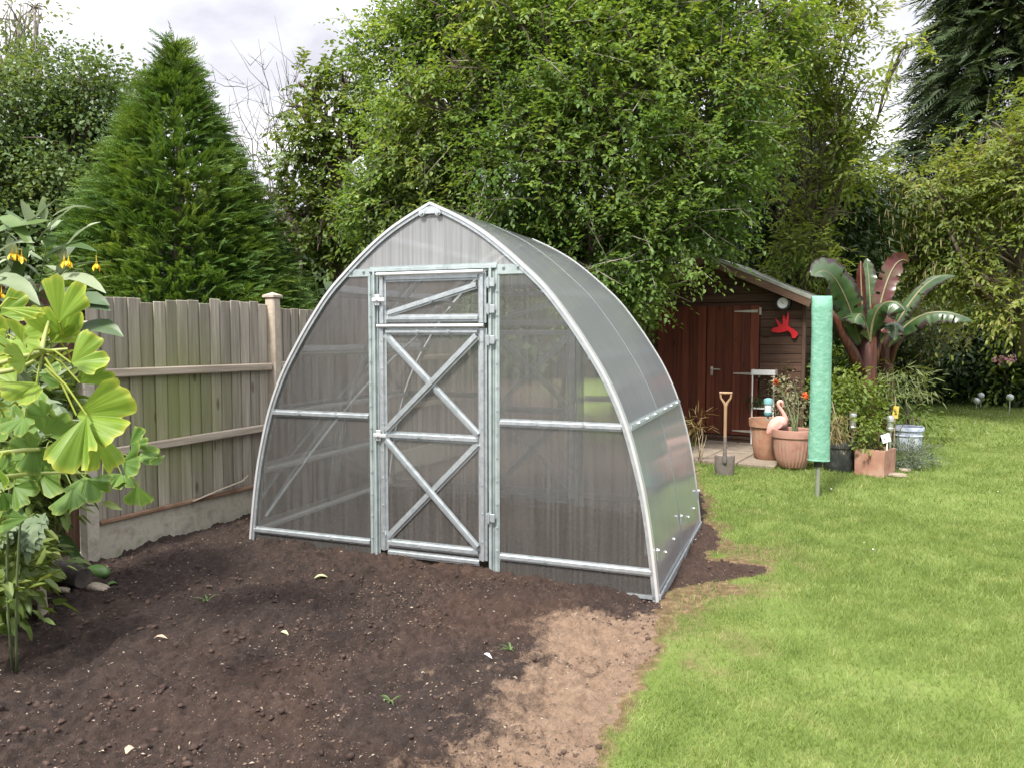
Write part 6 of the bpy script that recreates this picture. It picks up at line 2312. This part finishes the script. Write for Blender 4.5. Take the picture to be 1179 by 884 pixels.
bush('bedding_plant', 'bushy mid-green plant low in the left corner behind the stake', 'plant', cbs + Vector((-.35, .3, 0)),
     [(T(-5, 600, 4.2), (.2, .2, .3)), (T(25, 560, 4.2), (.2, .2, .25)), (T(0, 650, 4.1), (.16, .16, .15)), (T(-8, 650, 3.7), (.13, .14, .14)), (T(-10, 690, 3.6), (.15, .14, .1)), (T(2, 610, 3.9), (.12, .12, .14)), (T(48, 600, 4.45), (.1, .1, .14)), (T(48, 540, 4.3), (.14, .14, .2)), (T(20, 500, 4.1), (.22, .2, .22)), (T(40, 470, 4.2), (.2, .2, .2)), (T(10, 430, 4.2), (.2, .2, .25))], LF['mid'], M['stem'], seed=77, dens=75, per=10, spread=.12, size=.1, wr=.35)

# stake
sbk = T(52, 712, 4.28)
sbk.z = hz(sbk.x, sbk.y)
mb = MB().tube([Vector((0, 0, -.08)), T(47, 680, 4.24) - sbk, T(40, 640, 4.2) - sbk, T(37, 622, 4.17) - sbk], [.026, .026, .025, .024], 10)
o = mb.build('wooden_stake', M['ashwood'] if False else M['post'], smooth=60)
o.location = sbk
tag(o, 'short leaning wooden stake in the soil at the left corner', 'stake')
# log, pale stone, marrow, seedling
lb = G(78, 676, .08)
mb = MB()
a, b_ = T(52, 664, lb.y + .25) - lb, T(97, 667, lb.y) - lb
a.z, b_.z = .06, .06
mb.tube([a.lerp(b_, t) for t in np.linspace(0, 1, 7)], [.06, .063, .06, .065, .062, .066, .058], 14)
mb.v = [tuple(Vector(p) + Vector(((vnoise(np.array([[p[0] * 30, p[1] * 30, p[2] * 30]]), 3)[0] - .5) * .014,) * 3)) for p in mb.v]
M['log'] = mat('dark_log', (.03, .024, .022), (.09, .075, .065), rough=.95, scale=14, bump=.8, bscale=50)
o = mb.build('log', M['log'], smooth=50)
o.location = lb
tag(o, 'short dark log lying on the soil by the concrete post', 'log')
for nm, lab, px, py, sz_, mm, cat in (('flint', 'long pale flint on the soil in front of the dark log', 112, 676, (.1, .045, .03), 'fleck', 'stone'), ('marrow', 'green marrow lying behind the dark log at the concrete post', 113, 661, (.09, .055, .048), 'marrow', 'vegetable'),
                                      ('garden_stone', 'brown rounded stone by the wooden stake', 36, 688, (.1, .07, .07), 'stone', 'stone'), ('flint', 'greenish flint fragment left of the long pale flint', 74, 681, (.05, .025, .02), 'fleck', 'stone')):
    if mm == 'marrow':
        M['marrow'] = mat('marrow_skin', (.05, .12, .03), (.12, .21, .06), rough=.4, scale=30, stretch=(.3, 1, 1))
    if mm == 'stone':
        M['stone'] = mat('brown_stone', (.1, .07, .045), (.22, .165, .11), rough=.9)
    g_ = G(px, py, .07)
    g_.z = hz(g_.x, g_.y) + sz_[2] * .6
    bm = bmesh.new()
    bmesh.ops.create_icosphere(bm, subdivisions=3, radius=1)
    for v in bm.verts:
        k = 1 if mm == 'marrow' else .75 + .5 * float(vnoise(np.array([[v.co.x * 1.3 + px, v.co.y * 1.3, v.co.z * 1.3]]), 3)[0])
        v.co = Vector((v.co.x * sz_[0] * k, v.co.y * sz_[1] * k, v.co.z * sz_[2] * k))
    me = bpy.data.meshes.new(nm)
    bm.to_mesh(me)
    bm.free()
    me.polygons.foreach_set('use_smooth', [mm == 'marrow'] * len(me.polygons))
    me.materials.append(M[mm])
    o = link(nm, me)
    o.location = g_
    o.rotation_euler = (0, 0, R(-20))
    tag(o, lab, cat)


def ground_leaf(px, py, ln, wd, m, name, lab, cat, rz, z0=.05, group=None):
    g_ = G(px, py, z0)
    g_.z = hz(g_.x, g_.y)
    g_ = G(px, py, g_.z)
    g_.z = hz(g_.x, g_.y) + .008
    mb = MB().blade([(-ln / 2, 0, .006), (-ln / 4, .003, .014), (0, 0, .016), (ln / 4, -.004, .012), (ln / 2, 0, .002)], [wd * .15, wd * .8, wd, wd * .75, wd * .05], n=2, fold=.35)
    mb.a = [0.] * len(mb.v)
    o = mb.build(name, m, smooth=180, attr='edge')
    o.location = g_
    o.rotation_euler = (0, 0, rz)
    tag(o, lab, cat, group)


M['paleleaf'] = mat('pale_fallen_leaf', (.42, .45, .2), (.58, .6, .34), rough=.6)
M['dryleaf'] = mat('dry_fallen_leaf', (.36, .26, .17), (.52, .41, .3), rough=.8)
M['scrap'] = mat('white_scrap', (.7, .7, .68), (.8, .8, .78), rough=.5)
GRP = 'leaves fallen on the dug soil'
ground_leaf(370, 667, .085, .022, M['paleleaf'], 'fallen_leaf', 'pale green fallen leaf near the greenhouse door corner', 'leaf', .3, .1, GRP)
ground_leaf(327, 730, .055, .015, M['paleleaf'], 'fallen_leaf', 'small yellowish fallen leaf in the middle of the dug soil', 'leaf', -.2, .04, GRP)
ground_leaf(185, 739, .07, .015, M['dryleaf'], 'fallen_leaf', 'cream curled leaf below the fence on the dug soil', 'leaf', .1, .05, GRP)
ground_leaf(151, 866, .045, .02, M['dryleaf'], 'fallen_leaf', 'tan dry leaf at the bottom edge of the dug soil', 'leaf', 1.2, 0, GRP)
ground_leaf(561, 758, .06, .012, M['scrap'], 'plastic_scrap', 'white scrap of plastic beside the sandy dry patch', 'scrap', -.6, .02)
ground_leaf(130, 672, .07, .03, M['greenleaf'], 'seedling', 'small bright green seedling leaf by the pale flint', 'plant', .8, .08)
for px, py, lab, sd_ in ((238, 694, 'yellow-green weed sprig on the soil near the fence', 1), (588, 742, 'thin green weed sprig near the white scrap', 2), (450, 795, 'tiny pale weed tuft left of the sandy patch', 3)):
    g_ = G(px, py, .04)
    g_.z = hz(g_.x, g_.y)
    rr = np.random.default_rng(sd_)
    mb = MB()
    for k in range(8):
        a = rr.uniform(0, 6.28)
        ln = rr.uniform(.03, .09)
        mb.blade(bez([(0, 0, 0), (math.cos(a) * ln * .5, math.sin(a) * ln * .5, ln * .4), (math.cos(a) * ln, math.sin(a) * ln, ln * .25)], 4), [.002, .004, .005, .003, .0005], n=1)
    mb.a = [0.] * len(mb.v)
    o = mb.build('weed_sprig', M['greenleaf'], smooth=180, attr='edge')
    o.location = g_
    tag(o, lab, 'weed', 'weed sprigs on the dug soil')
# white petals strewn over the far lawn
rr = np.random.default_rng(88)
n = 240
X = np.concatenate([rr.uniform(2.2, 9, n // 2), rr.normal(9.6, .9, n // 2)])
Y = np.concatenate([rr.uniform(5, 15, n // 2), rr.normal(15.2, .9, n // 2)])
k = (lawn_d(X, Y) > .1)
X, Y = X[k], Y[k]
P_ = np.stack([X, Y, height(X, Y) + .035], 1)
o = leaf_mesh('petal_litter', P_, rdir(len(X), rr) * np.array([1, 1, .15]), np.array([0, 0, 1.]) + rr.normal(size=(len(X), 3)) * .2, rr.uniform(.008, .028, len(X)), .7, M['scrap'], simple=True)
tag(o, 'white petals and clover heads strewn over the lawn', 'petals', kind='stuff')
